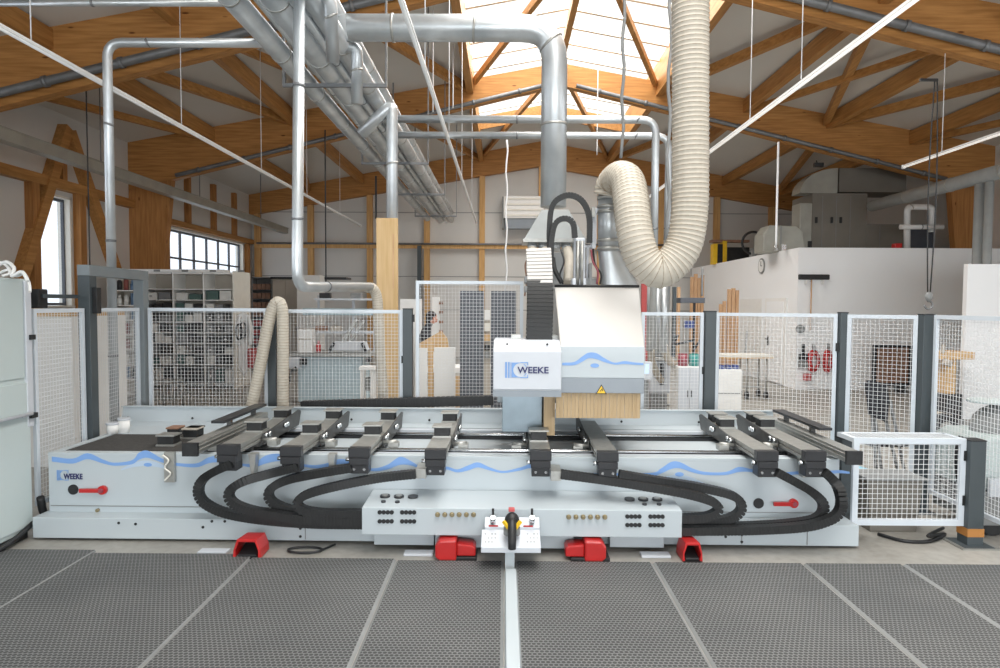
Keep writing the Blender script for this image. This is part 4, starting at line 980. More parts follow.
# brown container against the white room
Y = 14.6
x0, x1, za, zb_ = fx(876, Y), fx(911, Y), fz(384, Y, 890), fz(346, Y, 890)
c = thing('padded_container', ((x0 + x1) / 2, Y, 0), 'brown padded container with a black frame against the white room', 'container')
B(x0, x1, Y, Y + .12, za, zb_).build('brown_cover', 'brown', c, bevel=.03)
MB().box(x0 - .03, x1 + .05, Y - .02, Y + .04, zb_ - .03, zb_ + .02).box(x0 - .04, x0 + .03, Y - .02, Y + .04, za, zb_).box(x1 - .02, x1 + .05, Y - .02, Y + .04, za, zb_).box(x0, x1 + .15, Y - .02, Y + .04, za - .04, za + .02).build('frame', 'blackm', c)
mb = MB()
for x in (x0 + .1, x1 - .1): mb.box(x - .04, x + .04, Y, Y + .3, 0, za)
mb.build('leg', 'blackm', c)
# wooden bench with clamp beside the booth
Y = 10.7
x0, x1, z = fx(941, Y), fx(976, Y), fz(352, Y, 950)
c = thing('workbench', ((x0 + x1) / 2, Y, 0), 'small wooden bench with a clamp beside the white booth', 'bench')
B(x0, x1, Y, Y + .5, z - .12, z).build('bench_top', 'ply', c, bevel=.004)
B(fx(952, Y), fx(962, Y), Y + .1, Y + .4, .45, z - .12).build('pedestal', 'ply', c)
B(fx(950, Y), fx(967, Y), Y + .02, Y + .5, .1, .5).build('drawer_box', 'black', c, bevel=.01)
MB().box(x0 + .02, x0 + .06, Y - .03, Y + .0, z - .02, z + .12).cyl((fx(944, Y), Y - .03, z - .14), (fx(951, Y), Y - .03, z - .2), .05, 10).build('clamp', 'beige', c)
B(fx(950, Y), fx(968, Y), Y + .0, Y + .55, 0, .1).build('base', 'midgrey', c)
# cleaning machine beyond the right side fence
c = thing('scrubber_machine', (5.0, 5.7, 0), 'pale grey wheeled floor cleaning machine behind the right side fence', 'machine')
def Q(px, py, Y=5.7): return PY(px, py, Y)
a, b = Q(962, 440), Q(1040, 520)
MB().prism([(a.x, a.z), (a.x + .12, a.z + .06), (b.x, a.z + .06), (b.x, b.z + .35), (a.x, b.z + .3)], 'y', 5.5, 6.1).build('body', 'cabinet', c, bevel=.02)
MB().box(a.x + .02, b.x, 5.45, 6.1, .1, b.z + .3).build('chassis', 'midgrey', c, bevel=.01)
MB().box(a.x + .05, b.x, 5.42, 5.45, .35, .5).build('bumper', 'machw', c)
q = Q(1003, 420); MB().ball((q.x + .05, 5.8, a.z + .08), .24, .2, .22, 18).build('dome', 'midgrey', c)
q = Q(995, 404); MB().cyl((q.x + .03, 5.8, q.z), (q.x + .03, 5.8, q.z + .02), .17, 20).build('lid', 'cabinet', c)
q = Q(998, 466); MB().box(q.x - .06, q.x + .06, 5.46, 5.5, q.z - .06, q.z + .06).build('red_panel', 'red', c)
for x in (a.x + .15, b.x - .2): MB().cyl((x, 5.5, .1), (x, 5.58, .1), .1, 18).build('wheel', 'black', c)
MB().tube(smooth_path([Q(961, 436), Q(957, 452), Q(958, 475), Q(963, 500), Q(967, 520)], 6), .02, 8).build('hose', 'black', c)
# reel with black rim on the floor machine behind
Y = 7.6
q = PY(946, 428, Y)
c = thing('hose_reel', (q.x, Y, 0), 'black wheel with a pale hub on a stand behind the right corner fence post', 'reel')
MB().cyl((q.x, Y, q.z), (q.x, Y + .08, q.z), .16, 24).build('rim', 'black', c)
MB().cyl((q.x, Y - .02, q.z), (q.x, Y, q.z), .07, 18).build('hub', 'alu', c)
MB().box(q.x - .1, q.x + .14, Y + .081, Y + .35, .0, q.z + .14).build('stand', 'beige', c, bevel=.02)
MB().box(q.x - .14, q.x - .06, Y + .08, Y + .3, q.z + .14, q.z + .24).build('grip', 'black', c)
# ------------------------------------------------------------------ grey switch cabinet at the left edge
cx1 = fx(31.5, 5.34, 400); cz = fz(279, 5.34, 20)
sw = thing('switch_cabinet', (cx1 - .5, 4.4, 0), 'tall pale grey-green switch cabinet cut by the left picture edge', 'cabinet')
B(cx1 - 1.0, cx1 - .012, 3.2, 5.34, .06, cz).build('housing', 'cabinet', sw, bevel=.008)
B(cx1 - .012, cx1, 3.22, 5.32, .1, 1.26).build('lower_door', 'cabinet', sw, bevel=.004)
B(cx1 - .012, cx1, 3.22, 5.27, 1.30, cz - .02).build('upper_door', 'cabinet', sw, bevel=.004)
B(cx1 - .05, cx1 + .006, 5.29, 5.36, .9, cz - .015).build('edge_profile', 'machw', sw, bevel=.006)
zr = fz(416, 5.3, 25); MB().tube([(cx1 + .03, 3.3, zr + .02), (cx1 + .03, 5.3, zr + .02)], .014, 8).box(cx1, cx1 + .03, 5.2, 5.23, zr, zr + .03).build('handrail', 'machw', sw)
MB().box(cx1 + .0, cx1 + .03, 5.3, 5.37, zr - .02, zr + .02).box(cx1, cx1 + .02, 5.32, 5.38, 1.6, 1.64).build('latch', 'black', sw)
B(cx1 - 1.0, cx1 - .03, 3.3, 5.3, 0, .06).build('plinth', 'blackm', sw)
for k, (pts, lab) in enumerate((([(-6, 268), (6, 262), (14, 268), (12, 276), (22, 272), (28, 281)], 'thicker white cable looped on top of the switch cabinet'), ([(-4, 275), (8, 270), (16, 276), (24, 274), (29, 283), (30, 292)], 'thinner white cable hanging over the corner of the switch cabinet'), ([(0, 262), (7, 266), (10, 273), (2, 276)], 'short white cable end on top of the switch cabinet'))):
    tag(MB().tube(smooth_path([PY(x, y, 5.25 - .03 * i) for i, (x, y) in enumerate(pts)], 6), .014 - .003 * (k > 0), 8).build('cable', 'white'), lab, 'cable')
tag(MB().tube(smooth_path([(cx1 + .02, 5.3, .12), (cx1 + .03, 5.0, .05), (cx1 + .02, 4.6, .025), (cx1 + .1, 4.1, .02), (cx1 + .1, 3.6, .02)], 6), .02, 8).build('cable', 'black'), 'black cable running along the foot of the switch cabinet', 'cable')
tag(MB().tube(smooth_path([(cx1 + .01, 5.4, .3), (cx1 + .005, 5.45, .15), (cx1 + .02, 5.6, .06), (cx1 - .05, 5.9, .05)], 6), .03, 8).build('cable_bundle', 'black'), 'thick black cable bundle between cabinet and machine', 'cable')
# ------------------------------------------------------------------ ducts overhead
def duct(pts, r, label, name='duct', fil=.35, seams=1.2, m='steel', seg=20, group=None, n=6):
    q = fillet(pts, fil, n)
    o = MB().tube(q, r, seg).build(name, m)
    L = resample(q, seams); rg = MB()
    for i in range(1, len(L) - 1):
        d = (L[i + 1] - L[i - 1]).normalized() * .012; rg.cyl(L[i] - d, L[i] + d, r * 1.05 + .002, seg)
    rg.build('coupling', 'steeldk' if r < .06 else 'alu', o)
    return tag(o, label, 'duct', group)
G = 'ducts of the long ceiling bundle'
for X, z, r, lab in ((-2.42, 4.6, .105, 'leftmost lower steel duct of the long bundle under the roof'), (-2.22, 4.62, .035, 'thin steel pipe between the two left ducts of the bundle'), (-2.03, 4.6, .13, 'widest steel duct in the middle of the bundle under the roof'),
                     (-1.85, 4.54, .04, 'thin steel pipe right of the widest duct of the bundle'), (-1.72, 4.62, .1, 'rightmost lower steel duct of the bundle under the roof'), (-2.0, 4.86, .11, 'upper steel duct lying over the middle of the bundle'), (-1.72, 4.86, .085, 'upper right steel duct of the bundle under the roof')):
    duct([(X, 3.2, z), (X, 21.3 + (X + 2) * .8, z)], r, lab, seams=1.35, group=G)
hb = thing('duct_hanger', (-1.95, 7.5, 4.4), 'zinc hanger frames carrying the duct bundle from the roof', 'hanger')
for y in (7.9, 12.2, 15.6, 19.4):
    MB().box(-2.6, -1.38, y - .02, y + .02, 4.43, 4.47).box(-2.6, -2.57, y - .02, y + .02, 4.47, zt(-2.6)).box(-1.4, -1.38, y - .02, y + .02, 4.47, zt(-1.4)).build('hanger_frame', 'steeldk', hb)
dY = 6.93
dz = fz(28, dY, 430)
vx = fx(554, dY, 120)
duct([(-1.98, dY, dz), (-1.6, dY, dz), (vx, dY, dz), (vx, dY, fz(207, dY, 554))], .132, 'big steel duct from the bundle bending down to the machine head funnel', fil=.34, seams=.85, seg=28)
duct([PY(-40, 3, 6.5), PY(226, 3, 6.5)], .032, 'thin steel pipe running level along the very top left', seams=1.1)
duct([PY(300, -8, 6.0), PY(330, -8, 6.0), PY(333, 62, 6.3)], .06, 'short steel branch pipe dropping onto the bundle at the top left', fil=.2, seams=.4)
duct([PY(344, 47, 7.1), PY(357, 47, 7.1), PY(357, 104, 7.2)], .06, 'small steel branch pipe dropping onto the bundle beside the big duct', fil=.2, seams=.4)
p = PY(392, 108, 8.9); duct([(p.x - .42, 8.9, p.z - .35), (p.x - .05, 8.9, p.z), (p.x, 8.9, p.z), (p.x, 8.9, 1.2)], .078, 'steel down pipe behind the top of the wooden plank', fil=.12, seams=1.3)
for Y, py, px1, r, lab in ((9.2, 119, 656, .052, 'upper of the two thin horizontal steel pipes crossing behind the big duct'), (9.9, 135, 669, .05, 'lower of the two thin horizontal steel pipes crossing behind the big duct')):
    a, b = PY(396 if Y < 9.5 else 398, py, Y), PY(px1, py, Y); b.z = a.z
    duct([a, b, (b.x, Y, 1.3)], r, lab, fil=.2, seams=1.6)
for px, Y, lab in ((650.5, 9.6, 'steel riser pipe left of the pair right of the machine head'), (664, 9.3, 'steel riser pipe hidden behind the cream hose')):
    p = PY(px, 300, Y); duct([(p.x, Y, 1.25), (p.x, Y, 2.3)], .05, lab, seams=.5)
# near left drop pipe with elbow, and the one behind the gate
a = PY(300, -30, 5.8); b = PY(297, 287, 5.8); e = PY(370, 287, 7.5); e.z = b.z + .05
duct([(a.x, 5.8, 4.9), (b.x, 5.8, b.z), e], .048, 'steel down pipe in front of the duct bundle with an elbow at head height', fil=.16, seams=1.1)
a = PY(255, 43, 6.95); b = PY(107, 43, 6.95)
duct([(a.x + .1, 6.95, a.z), (b.x, 6.95, a.z), (b.x, 6.95, .15)], .046, 'steel down pipe standing behind the grey gate', fil=.16, seams=1.1)
hose([(367, 287.5, 7.5), (373, 289, 7.55), (377, 298, 7.6), (378.5, 320, 7.62), (380, 350, 7.65), (383, 395, 7.7), (385, 430, 7.8)], .058, .03, 'flexible_hose', 'cream hose dropping from the end of the left steel elbow pipe', seg=14)
hose([(247, 425, 7.04), (253, 400, 7.04), (261, 362, 7.04), (268, 325, 7.04), (273, 308, 7.04), (278, 302, 7.04), (282, 309, 7.04), (283, 335, 7.04), (283, 400, 7.04), (283, 430, 7.04)], .06, .03, 'flexible_hose', 'cream hose arching over the fence in front of the storage shelves', seg=14)
# ------------------------------------------------------------------ strip lights and suspended lines
def strip(X, z, y0, y1, label, m='lamp', hang=()):
    t = thing('strip_light', (X, (y0 + y1) / 2, z), label, 'lamp')
    B(X - .023, X + .023, y0, y1, z, z + .03).build('housing', 'lamp', t)
    MB().tube([(X, y0 + .02, z - .008), (X, y1 - .02, z - .008)], .017, 8).build('diffuser', m, t)
    for y in (y0, y1): B(X - .026, X + .026, y - .01, y + .012, z - .028, z + .032).build('end_cap', 'lamp', t)
    for y in hang:
        MB().cyl((X, y, z + .035), (X, y, zt(X) - (.35 if X == -.83 else .01)), .006, 6).build('suspension_wire', 'fwire', t)
    return t
strip(-4.42, 4.3, 4.2, 20.6, 'long strip light running under the left roof slope', hang=(6.3, 9.2, 12.2, 15.0, 18.0))
strip(-.83, 4.3, 4.2, 19.8, 'long strip light left of the big vertical duct', hang=(7.0, 10.0, 13.0, 17.0))
strip(3.2, 4.3, 4.0, 15.2, 'long bright strip light right of the large cream hose', 'tube', hang=(7.35, 8.85, 11.5))
strip(6.84, 4.3, 5.2, 11.6, 'shorter bright strip light at the upper right', 'tube', hang=(9.2, 10.6))
def line(px, py0, py1, Y, r, label, m='fwire', name='hanging_wire', wob=0.):
    a, b = PY(px, py1, Y), PY(px, py0, Y); top = min(zt(a.x) - .02, b.z)
    pts = [(a.x + wob * math.sin(k * 1.7), Y, top + (a.z - top) * k / 14) for k in range(15)]
    return tag(MB().tube(pts, r, 6).build(name, m), label, 'cable', 'lines hanging from the roof')
line(776, 142, 247, 13, .022, 'white pipe hanging from the roof to the white room edge')
line(622, -60, 158, 6.6, .016, 'grey cable hanging in front of the skylight to the hose arch', 'midgrey', wob=.012)
line(667, -60, 240, 7.6, .02, 'dark cable hanging just left of the cream hose', 'midgrey', wob=.02)
line(506, 140, 292, 15, .02, 'pale cable hanging in front of the wall heater', wob=.02)
line(326, 130, 285, 14, .015, 'thin dark cable hanging left of the wooden plank', 'blackm')
line(376, 176, 219, 13, .02, 'thin dark cable hanging above the wooden plank', 'blackm')
line(453, 0, 108, 14, .012, 'thin white wire hanging left edge of the skylight')
line(433, -10, 112, 12, .01, 'thin white wire hanging left of the strip light tip')
line(597, 20, 155, 16, .012, 'thin white wire hanging below the skylight')
line(702, 268, 296, 10, .016, 'short grey line holding the dark lamp shelf', 'midgrey')
line(90, 50, 270, 11, .012, 'thin black wire hanging left of the gate pipe', 'blackm')
# chain hoist at the right
q = PY(936, 80, 8.5)
ch = thing('chain_hoist', (q.x, 8.5, q.z), 'black cable with a hook block hanging above the right corner post', 'hoist')
MB().bar((q.x - .2, 8.5, q.z), (q.x + .02, 8.5, q.z), .03, .03).build('arm', 'blackm', ch)
zl = fz(298, 8.5, 936)
for s in (-1, 1):
    MB().tube([(q.x + s * (.015 + .035 * math.sin(k * PI / 16)), 8.5, q.z + (zl + .05 - q.z) * k / 16) for k in range(17)], .009, 6).build('cable', 'black', ch)
MB().ball((q.x, 8.5, zl + .02), .05, .03, .06).build('block', 'midgrey', ch)
MB().tube([(q.x + .05 * math.sin(t), 8.5, zl - .09 + .05 * math.cos(t)) for t in [-.3 + k * .45 for k in range(12)]], .012, 8).build('hook', 'steeldk', ch)
# ------------------------------------------------------------------ storage shelves at the left
SY = 14.8
sz = fz(272, SY, 160)
sxr = fx(234.5, SY, 330); bw = (sxr - fx(204, SY, 330)); NB = 4
sx0 = sxr - NB * bw
ordn = ['first', 'second', 'third', 'fourth', 'fifth', 'sixth', 'seventh', 'eighth', 'ninth']
rnd = random.Random(5)
bays = [('nearest the gate', 'grey'), ('second from the gate', 'x'), ('second from the white end panel', 'x'), ('next to the white end panel', 'x')]
rows_z = [sz - .05, 2.22, 1.98, 1.74, 1.5, 1.26, 1.02, .78, .54, .12]
for b in range(NB):
    xa, xb = sx0 + b * bw, sx0 + (b + 1) * bw
    sh = thing('storage_shelf', ((xa + xb) / 2, SY, 0), 'tall white open storage shelf bay full of parts, ' + bays[b][0], 'shelf', 'storage shelves behind the left fence')
    if b == NB - 1: MB().box(xb - .03, xb, SY - .01, SY + .95, 0, sz + .03).build('end_panel', 'cream', sh)
    else: MB().box(xb - .014, xb + .012, SY, SY + .6, 0, sz).build('side_panel', 'white', sh)
    if b == 0: MB().box(xa - .014, xa + .012, SY, SY + .6, 0, sz).build('side_panel', 'white', sh)
    B(xa + .013, xb - .03, SY + .57, SY + .6, .1, sz).build('back_board', 'beige', sh)
    B(xa + .013, xb - .03, SY, SY + .57, sz - .04, sz).build('top_board', 'white', sh)
    zs = rows_z[1:]
    for k, z in enumerate(zs): B(xa + .014, xb - .031, SY + .01, SY + .569, z - .018, z).build('shelf_board', 'white', sh)
    for k in range(1, len(zs)):
        z = zs[k]; hgt = rows_z[k] - z - .03
        x = xa + .03; j = 0; n = rnd.choice((2, 2, 3, 3)) if k > 1 else 2
        for j in range(n):
            w = (xb - xa - .09) / n; hh = hgt * rnd.uniform(.6, 1.0) if k < len(zs) - 1 else .34 * rnd.uniform(.8, 1); ci = rnd.choice((0, 0, 0, 1, 0, 2, 2, 1, 5, 1) if b else (0, 1, 2, 2, 3, 1, 0, 0))
            if rnd.random() < .08: x += w; continue
            pos = {2: ['left', 'right'], 3: ['left', 'middle', 'right']}[n][j]
            lab = '%s bin, %s on %s board down, bay %s' % (BINN[ci], pos, ordn[k], bays[b][0])
            t = thing('storage_bin', (x + w / 2, SY + .2, z), lab, 'bin', 'bins on the storage shelves')
            MB().box(x + .01, x + w * .93, SY + .04, SY + .45, z, z + hh).build('bin_body', BIN[ci], t, bevel=.008)
            if rnd.random() < .3: MB().box(x + w * .35, x + w * .55, SY + .036, SY + .04, z + hh * .4, z + hh * .6).build('label_plate', 'white' if ci != 2 else 'midgrey', t)
            x += w
tb = tag(B(sx0 - .05, sxr - .2, SY - .05, SY + .3, sz + .002, sz + .06).build('cover_board', 'white'), 'long white board lying on top of the storage shelves', 'board')
for k in range(5):
    x = sx0 + .35 + k * .62; B(x, x + .14, SY - .056, SY - .05, sz + .005, sz + .05).build('clip', 'midgrey', tb)
# shelf seen through the gate
gx0, gx1 = fx(114, 13.0, 330), fx(138, 13.0, 330)
sh = thing('bottle_shelf', ((gx0 + gx1) / 2, 13.0, 0), 'small white shelf with cans seen through the grey door frame', 'shelf')
MB().box(gx0, gx0 + .02, 13, 13.35, 0, 2.35).box(gx1 - .02, gx1, 13, 13.35, 0, 2.35).box(gx0, gx1, 13.35, 13.37, 0, 2.35).build('carcass', 'beige', sh)
for k in range(8): B(gx0 + .021, gx1 - .021, 13.0, 13.349, .1 + k * .29, .12 + k * .29).build('shelf_board', 'white', sh)
for k in range(1, 8):
    for j in range(3):
        ci = rnd.choice((2, 4, 0, 6, 2)); x = gx0 + .07 + j * .13; z = .12 + k * .29; rr = .045
        tag(MB().cyl((x, 13.1, z), (x, 13.1, z + .13 + .05 * ((k + j) % 3)), rr, 12).cyl((x, 13.1, z + .13), (x, 13.1, z + .2), rr * .6, 10).build('can', BIN[ci]),
            '%s can, %s one on the %s board from the bottom of the can shelf' % (BINN[ci], ('left', 'middle', 'right')[j], ordn[k]), 'can', 'cans on the small shelf')
# low trolley in front of the shelves
Y = 11.5
x0, x1 = fx(150, Y), fx(172, Y)
t = thing('wheeled_rack', ((x0 + x1) / 2, Y, 0), 'low wheeled rack with casters in front of the storage shelves', 'trolley')
MB().box(x0, x1, Y, Y + .4, .52, .54).box(x0, x1, Y, Y + .4, .2, .22).build('deck', 'alu', t)
mb = MB()
for x in (x0 + .02, x1 - .02):
    for y in (Y + .02, Y + .38): MB().cyl((x - .015, y, .04), (x + .015, y, .04), .04, 12).build('caster', 'black', t); MB().cyl((x, y, .08), (x, y, .54), .012, 8).build('leg', 'alu', t)
# things hung on the end panel
Y = SY - .12
X0 = sxr
t = thing('hanging_overall', PY(240, 330, 14.7), 'white overall hanging from a hook on the shelf end panel', 'overall')
a = [PY(x, y, 14.72) for x, y in ((238, 315), (243, 312), (249, 315), (252, 325), (249, 342), (250, 365), (245, 378), (239, 366), (238, 345), (235, 328))]
MB().prism([(p.x, p.z) for p in a], 'y', 14.66, 14.76).build('cloth_body', 'white', t, bevel=.03)
for s in (-1, 1): MB().tube(smooth_path([PY(244 + s * 4, 316, 14.65), PY(244 + s * 7, 330, 14.62), PY(244 + s * 6, 345, 14.62)], 4), .045, 8).build('sleeve', 'white', t)
for k, (px, py) in enumerate(((239, 332), (243, 330))):
    q = PY(px, py, 14.55); ring = [(q.x + .07 * math.cos(t_), 14.55, q.z + .17 * math.sin(t_)) for t_ in [2 * PI * i / 20 for i in range(21)]]
    tag(MB().tube(ring, .018, 6).build('strap_loop', 'black'), ('left' if k == 0 else 'right') + ' black strap loop hanging over the white overall', 'strap', 'straps on the end panel')
q = PY(252, 355, 14.7); t = tag(MB().box(q.x - .08, q.x + .1, 14.6, 14.75, q.z - .3, q.z + .15).build('hanging_bag', 'redd', bevel=.04), 'faded red bag hanging beside the white overall', 'bag')
# dark rack with small boxes
Y = 20.0
x0, x1, z = fx(252, Y), fx(272, Y), fz(277, Y, 262)
t = thing('small_parts_rack', ((x0 + x1) / 2, Y, 0), 'dark rack of small parts boxes between shelves and tall cabinets', 'rack')
MB().box(x0, x0 + .03, Y, Y + .4, 0, z).box(x1 - .03, x1, Y, Y + .4, 0, z).box(x0, x1, Y, Y + .4, z - .03, z).box(x0, x1, Y + .38, Y + .4, 0, z).build('carcass', 'midgrey', t)
nz = 8
for k in range(nz):
    zz = .4 + k * (z - .5) / nz
    B(x0 + .031, x1 - .031, Y, Y + .379, zz - .02, zz).build('shelf_board', 'dkgrey', t)
    for j in range(4):
        w = (x1 - x0 - .08) / 4; x = x0 + .04 + j * w
        o = MB().box(x + .01, x + w - .01, Y - .03, Y + .25, zz, zz + .17).build('parts_box', 'redd' if k < 4 else 'brown')
        tag(o, '%s small parts box, %s in the %s row from the bottom of the dark rack' % ('reddish' if k < 4 else 'brown', ordn[j], ordn[k]), 'box', 'boxes in the dark rack')
# tall lockers
Y = 19.5
x0, x1, z = fx(273, Y), fx(299, Y), fz(279, Y, 285)
t = thing('tall_locker', ((x0 + x1) / 2, Y, 0), 'tall beige two-door cabinet behind the elbow pipe', 'cabinet')
B(x0, x1, Y, Y + .6, .0, z).build('body', 'beige', t)
for k in range(2): xm = x0 + (x1 - x0) * k / 2; dd = B(xm + .01, xm + (x1 - x0) / 2 - .01, Y - .025, Y - .001, .08, z - .03).build('door', 'beige', t); B(xm + .3, xm + .32, Y - .04, Y - .025, 1.1, 1.25).build('handle', 'blackm', dd)
B(x0 - .05, x1 + 1.4, Y - .05, Y + .6, z + .001, z + .06).build('top_edge', 'blackm', t)
# ------------------------------------------------------------------ pale blue saw bench
Y = 12.4
def S(px, py, Yy=Y): return PY(px, py, Yy)
sxa, sxb = fx(290, Y), fx(370, Y)
zt_ = fz(353, Y, 330)
t = thing('panel_saw', ((sxa + sxb) / 2, Y, 0), 'pale blue panel saw with a rack above its table, seen through the fence', 'machine')
B(fx(296, Y), fx(361, Y), Y + .1, Y + .8, .05, zt_ - .08).build('base_body', 'palemach', t, bevel=.01)
B(sxa, sxb, Y, Y + .95, zt_ - .07, zt_).build('table', 'alu', t, bevel=.005)
B(fx(283, Y), fx(300, Y), Y - .03, Y + .2, zt_ - .28, zt_ - .08).build('guide_block', 'machw', t, bevel=.008)
MB().box(fx(300, Y), fx(306, Y), Y - .05, Y + .05, zt_ - .22, zt_ - .1).box(fx(366, Y), fx(371, Y), Y - .02, Y + .05, zt_ - .16, zt_ - .08).build('clamp', 'black', t)
MB().box(fx(346, Y), fx(348.5, Y), Y + .5, Y + .55, zt_, fz(296, Y)).box(fx(310, Y), fx(312, Y), Y + .5, Y + .55, fz(312, Y), fz(296, Y)).box(fx(368, Y), fx(370, Y), Y + .5, Y + .55, zt_, fz(296, Y)).build('upright', 'machw', t)
B(fx(310, Y), fx(369, Y), Y + .3, Y + .6, fz(301, Y), fz(299, Y)).build('upper_shelf', 'machw', t)
B(fx(296, Y), fx(369, Y), Y + .42, Y + .5, fz(316.5, Y), fz(309.5, Y)).build('cross_beam', 'palemach', t)
B(fx(312, Y), fx(369, Y), Y + .3, Y + .6, fz(335, Y), fz(333, Y)).build('middle_shelf', 'machw', t)
h = MB().prism([(fx(329, Y), fz(352, Y)), (fx(366, Y), fz(352, Y)), (fx(363, Y), fz(343, Y)), (fx(333, Y), fz(343, Y))], 'y', Y + .1, Y + .35).build('saw_hood', 'machw', t, bevel=.01)
MB().bar(S(329, 352, Y + .08), S(334, 343, Y + .08), .05, .05).bar(S(366, 352, Y + .08), S(362, 343, Y + .08), .05, .05).build('hood_handle', 'black', h)
MB().bar(S(343, 342, Y + .3), S(357, 319, Y + .3), .07, .07).bar(S(350, 342, Y + .36), S(364, 321, Y + .36), .05, .05).build('swing_arm', 'alu', t)
B(fx(298, Y), fx(345, Y), Y + .1, Y + .8, 0, .05).build('plinth', 'blackm', t)
MB().tube(smooth_path([S(296, 367, Y - .1), S(291, 372, Y - .12), S(289, 382, Y - .12), S(283, 390, Y - .1)], 5), .02, 8).build('cable', 'black', t)
q = S(318.5, 352, Y + .2); t = thing('bottle', (q.x, Y + .2, zt_), 'small red bottle standing on the pale blue saw table', 'bottle')
MB().cyl((q.x, Y + .2, zt_), (q.x, Y + .2, zt_ + .15), .045, 12).build('bottle_body', 'red', t); MB().cyl((q.x, Y + .2, zt_ + .15), (q.x, Y + .2, zt_ + .22), .02, 10).build('cap', 'red', t)
q = S(303, 352, Y + .2); t = thing('carton', (q.x, Y + .2, zt_), 'white carton standing at the left end of the saw table', 'carton')
B(fx(296.5, Y), fx(310, Y), Y + .1, Y + .4, zt_, fz(330.5, Y)).build('box', 'white', t); B(fx(297, Y), fx(310, Y), Y + .09, Y + .1, fz(341, Y), fz(340, Y)).build('joint', 'beige', t)
for px, py, lab, m in ((322, 330.5, 'brown parcel on the middle rack shelf above the saw', 'brown'), (337, 331.5, 'beige parcel on the middle rack shelf above the saw', 'beige'), (326, 297, 'dark tool case on the upper rack shelf above the saw', 'black'), (357, 297, 'grey tool case on the upper rack shelf above the saw', 'midgrey')):
    q = S(px, py, Y + .45); zb2 = fz(333, Y) if py > 320 else fz(299, Y)
    tag(MB().box(q.x - .1, q.x + .1, Y + .33, Y + .5, zb2, zb2 + .1).build('parcel' if py > 320 else 'tool_case', m, bevel=.01), lab, 'parcel' if py > 320 else 'case')
# white pedestal at the right of the saw
Y = 10.6
x0, x1, z = fx(358.5, Y), fx(374, Y), fz(367, Y, 366)
t = thing('pedestal_table', ((x0 + x1) / 2, Y, 0), 'small white square table standing right of the pale blue saw', 'table')
B(x0, x1, Y, Y + .3, z - .05, z).build('table_top', 'white', t, bevel=.004)
for x in (x0 + .02, x1 - .06):
    for y in (Y + .02, Y + .24): B(x, x + .04, y, y + .04, 0, z - .05).build('leg', 'white', t)
B(x0 + .08, x1 - .08, Y + .1, Y + .25, .5, .72).build('motor', 'midgrey', t, bevel=.02)
# white wall cabinet panel behind
Y = 18.5
tag(B(fx(297, Y), fx(320, Y), Y, Y + .5, 0, fz(276, Y)).build('white_cabinet', 'white', bevel=.01), 'tall white cabinet right of the beige two-door cabinet', 'cabinet')
# tall plank standing on end
Y = 8.55
x0, x1, z = fx(376.5, Y), fx(397.5, Y), fz(218, Y, 386)
t = thing('wooden_plank', ((x0 + x1) / 2, Y, 0), 'tall pale wooden plank standing upright above the left fence', 'plank')
MB().prism([(x0, 0), (x1, 0), (x1, z), (x0, z)], 'y', Y, Y + .07).build('board', 'plank', t, bevel=.004)
B(x1 - .06, x1 - .045, Y - .003, Y - .0005, z - .9, z - .2).build('bark_streak', 'lath', t)
# white panels, tan boards, dark panels left of the machine head
def slab(px0, py0, px1, Y, m, label, t=.05, name='white_board', cat='panel', z0=0.):
    return tag(B(fx(px0, Y), fx(px1, Y), Y, Y + t, z0, fz(py0, Y, px0)).build(name, m, bevel=.003), label, cat)
slab(400, 299, 420, 12.2, 'white', 'white board standing right of the tall wooden plank', .3)
slab(415, 348, 427, 9.6, 'white', 'narrow white panel in front of the person in black')
slab(428, 343, 433, 9.9, 'ply', 'narrow tan strip between the two white panels', name='plywood_strip', cat='strip')
slab(434, 347.5, 455, 9.6, 'white', 'wider white panel standing right of the tan strip')
slab(455, 376, 462, 9.8, 'ply', 'low tan board between white panel and dark panel', name='plywood_strip', cat='strip')
slab(432, 297, 439.5, 14.5, 'white', 'narrow white upright board behind the person in black')
for px in (434.5,):
    for k in range(4): 
        q = PY(441, 303 + k * 9.5, 14.4); tag(MB().box(q.x - .05, q.x + .04, 14.45, 14.49, q.z - .03, q.z + .03).build('hook', 'brown'), '%s wooden hook from the top on the narrow white upright board' % ordn[k], 'hook', 'hooks on the upright board')
a = [PY(x, y, 10.2) for x, y in ((418, 344), (441, 331), (447, 338), (450, 352), (418, 352))]
tag(MB().prism([(p.x, p.z) for p in a] , 'y', 10.2, 10.24).build('plywood_sheet', 'ply'), 'slanted tan plywood sheet in front of the person in black', 'sheet')
tb = thing('assembly_table', PY(445, 370, 11.2), 'long pale worktable behind the white panels', 'table')
zt2 = fz(368, 11.2); B(fx(426, 11.2), fx(500, 11.2), 11.2, 11.9, zt2 - .08, zt2).build('table_top', 'white', tb)
for x in (fx(428, 11.2), fx(496, 11.2)): B(x, x + .08, 11.3, 11.8, 0, zt2 - .081).build('leg', 'ply', tb)
for k, (a, b) in enumerate(((460, 484), (491, 516))):
    t = thing('dark_screen', (fx((a + b) / 2, 9.0), 9.0, 0), 'tall dark grey panel, %s of the pair behind the tall fence' % ('left' if k == 0 else 'right'), 'panel', 'dark panels behind the tall fence')
    B(fx(a, 9.0), fx(b, 9.0), 9.0, 9.04, .1, fz(291, 9.0)).build('board', 'dkgrey', t, bevel=.004)
    MB().box(fx(a, 9.0) + .02, fx(b, 9.0) - .02, 8.99, 9.05, 0, .1).build('foot', 'blackm', t)
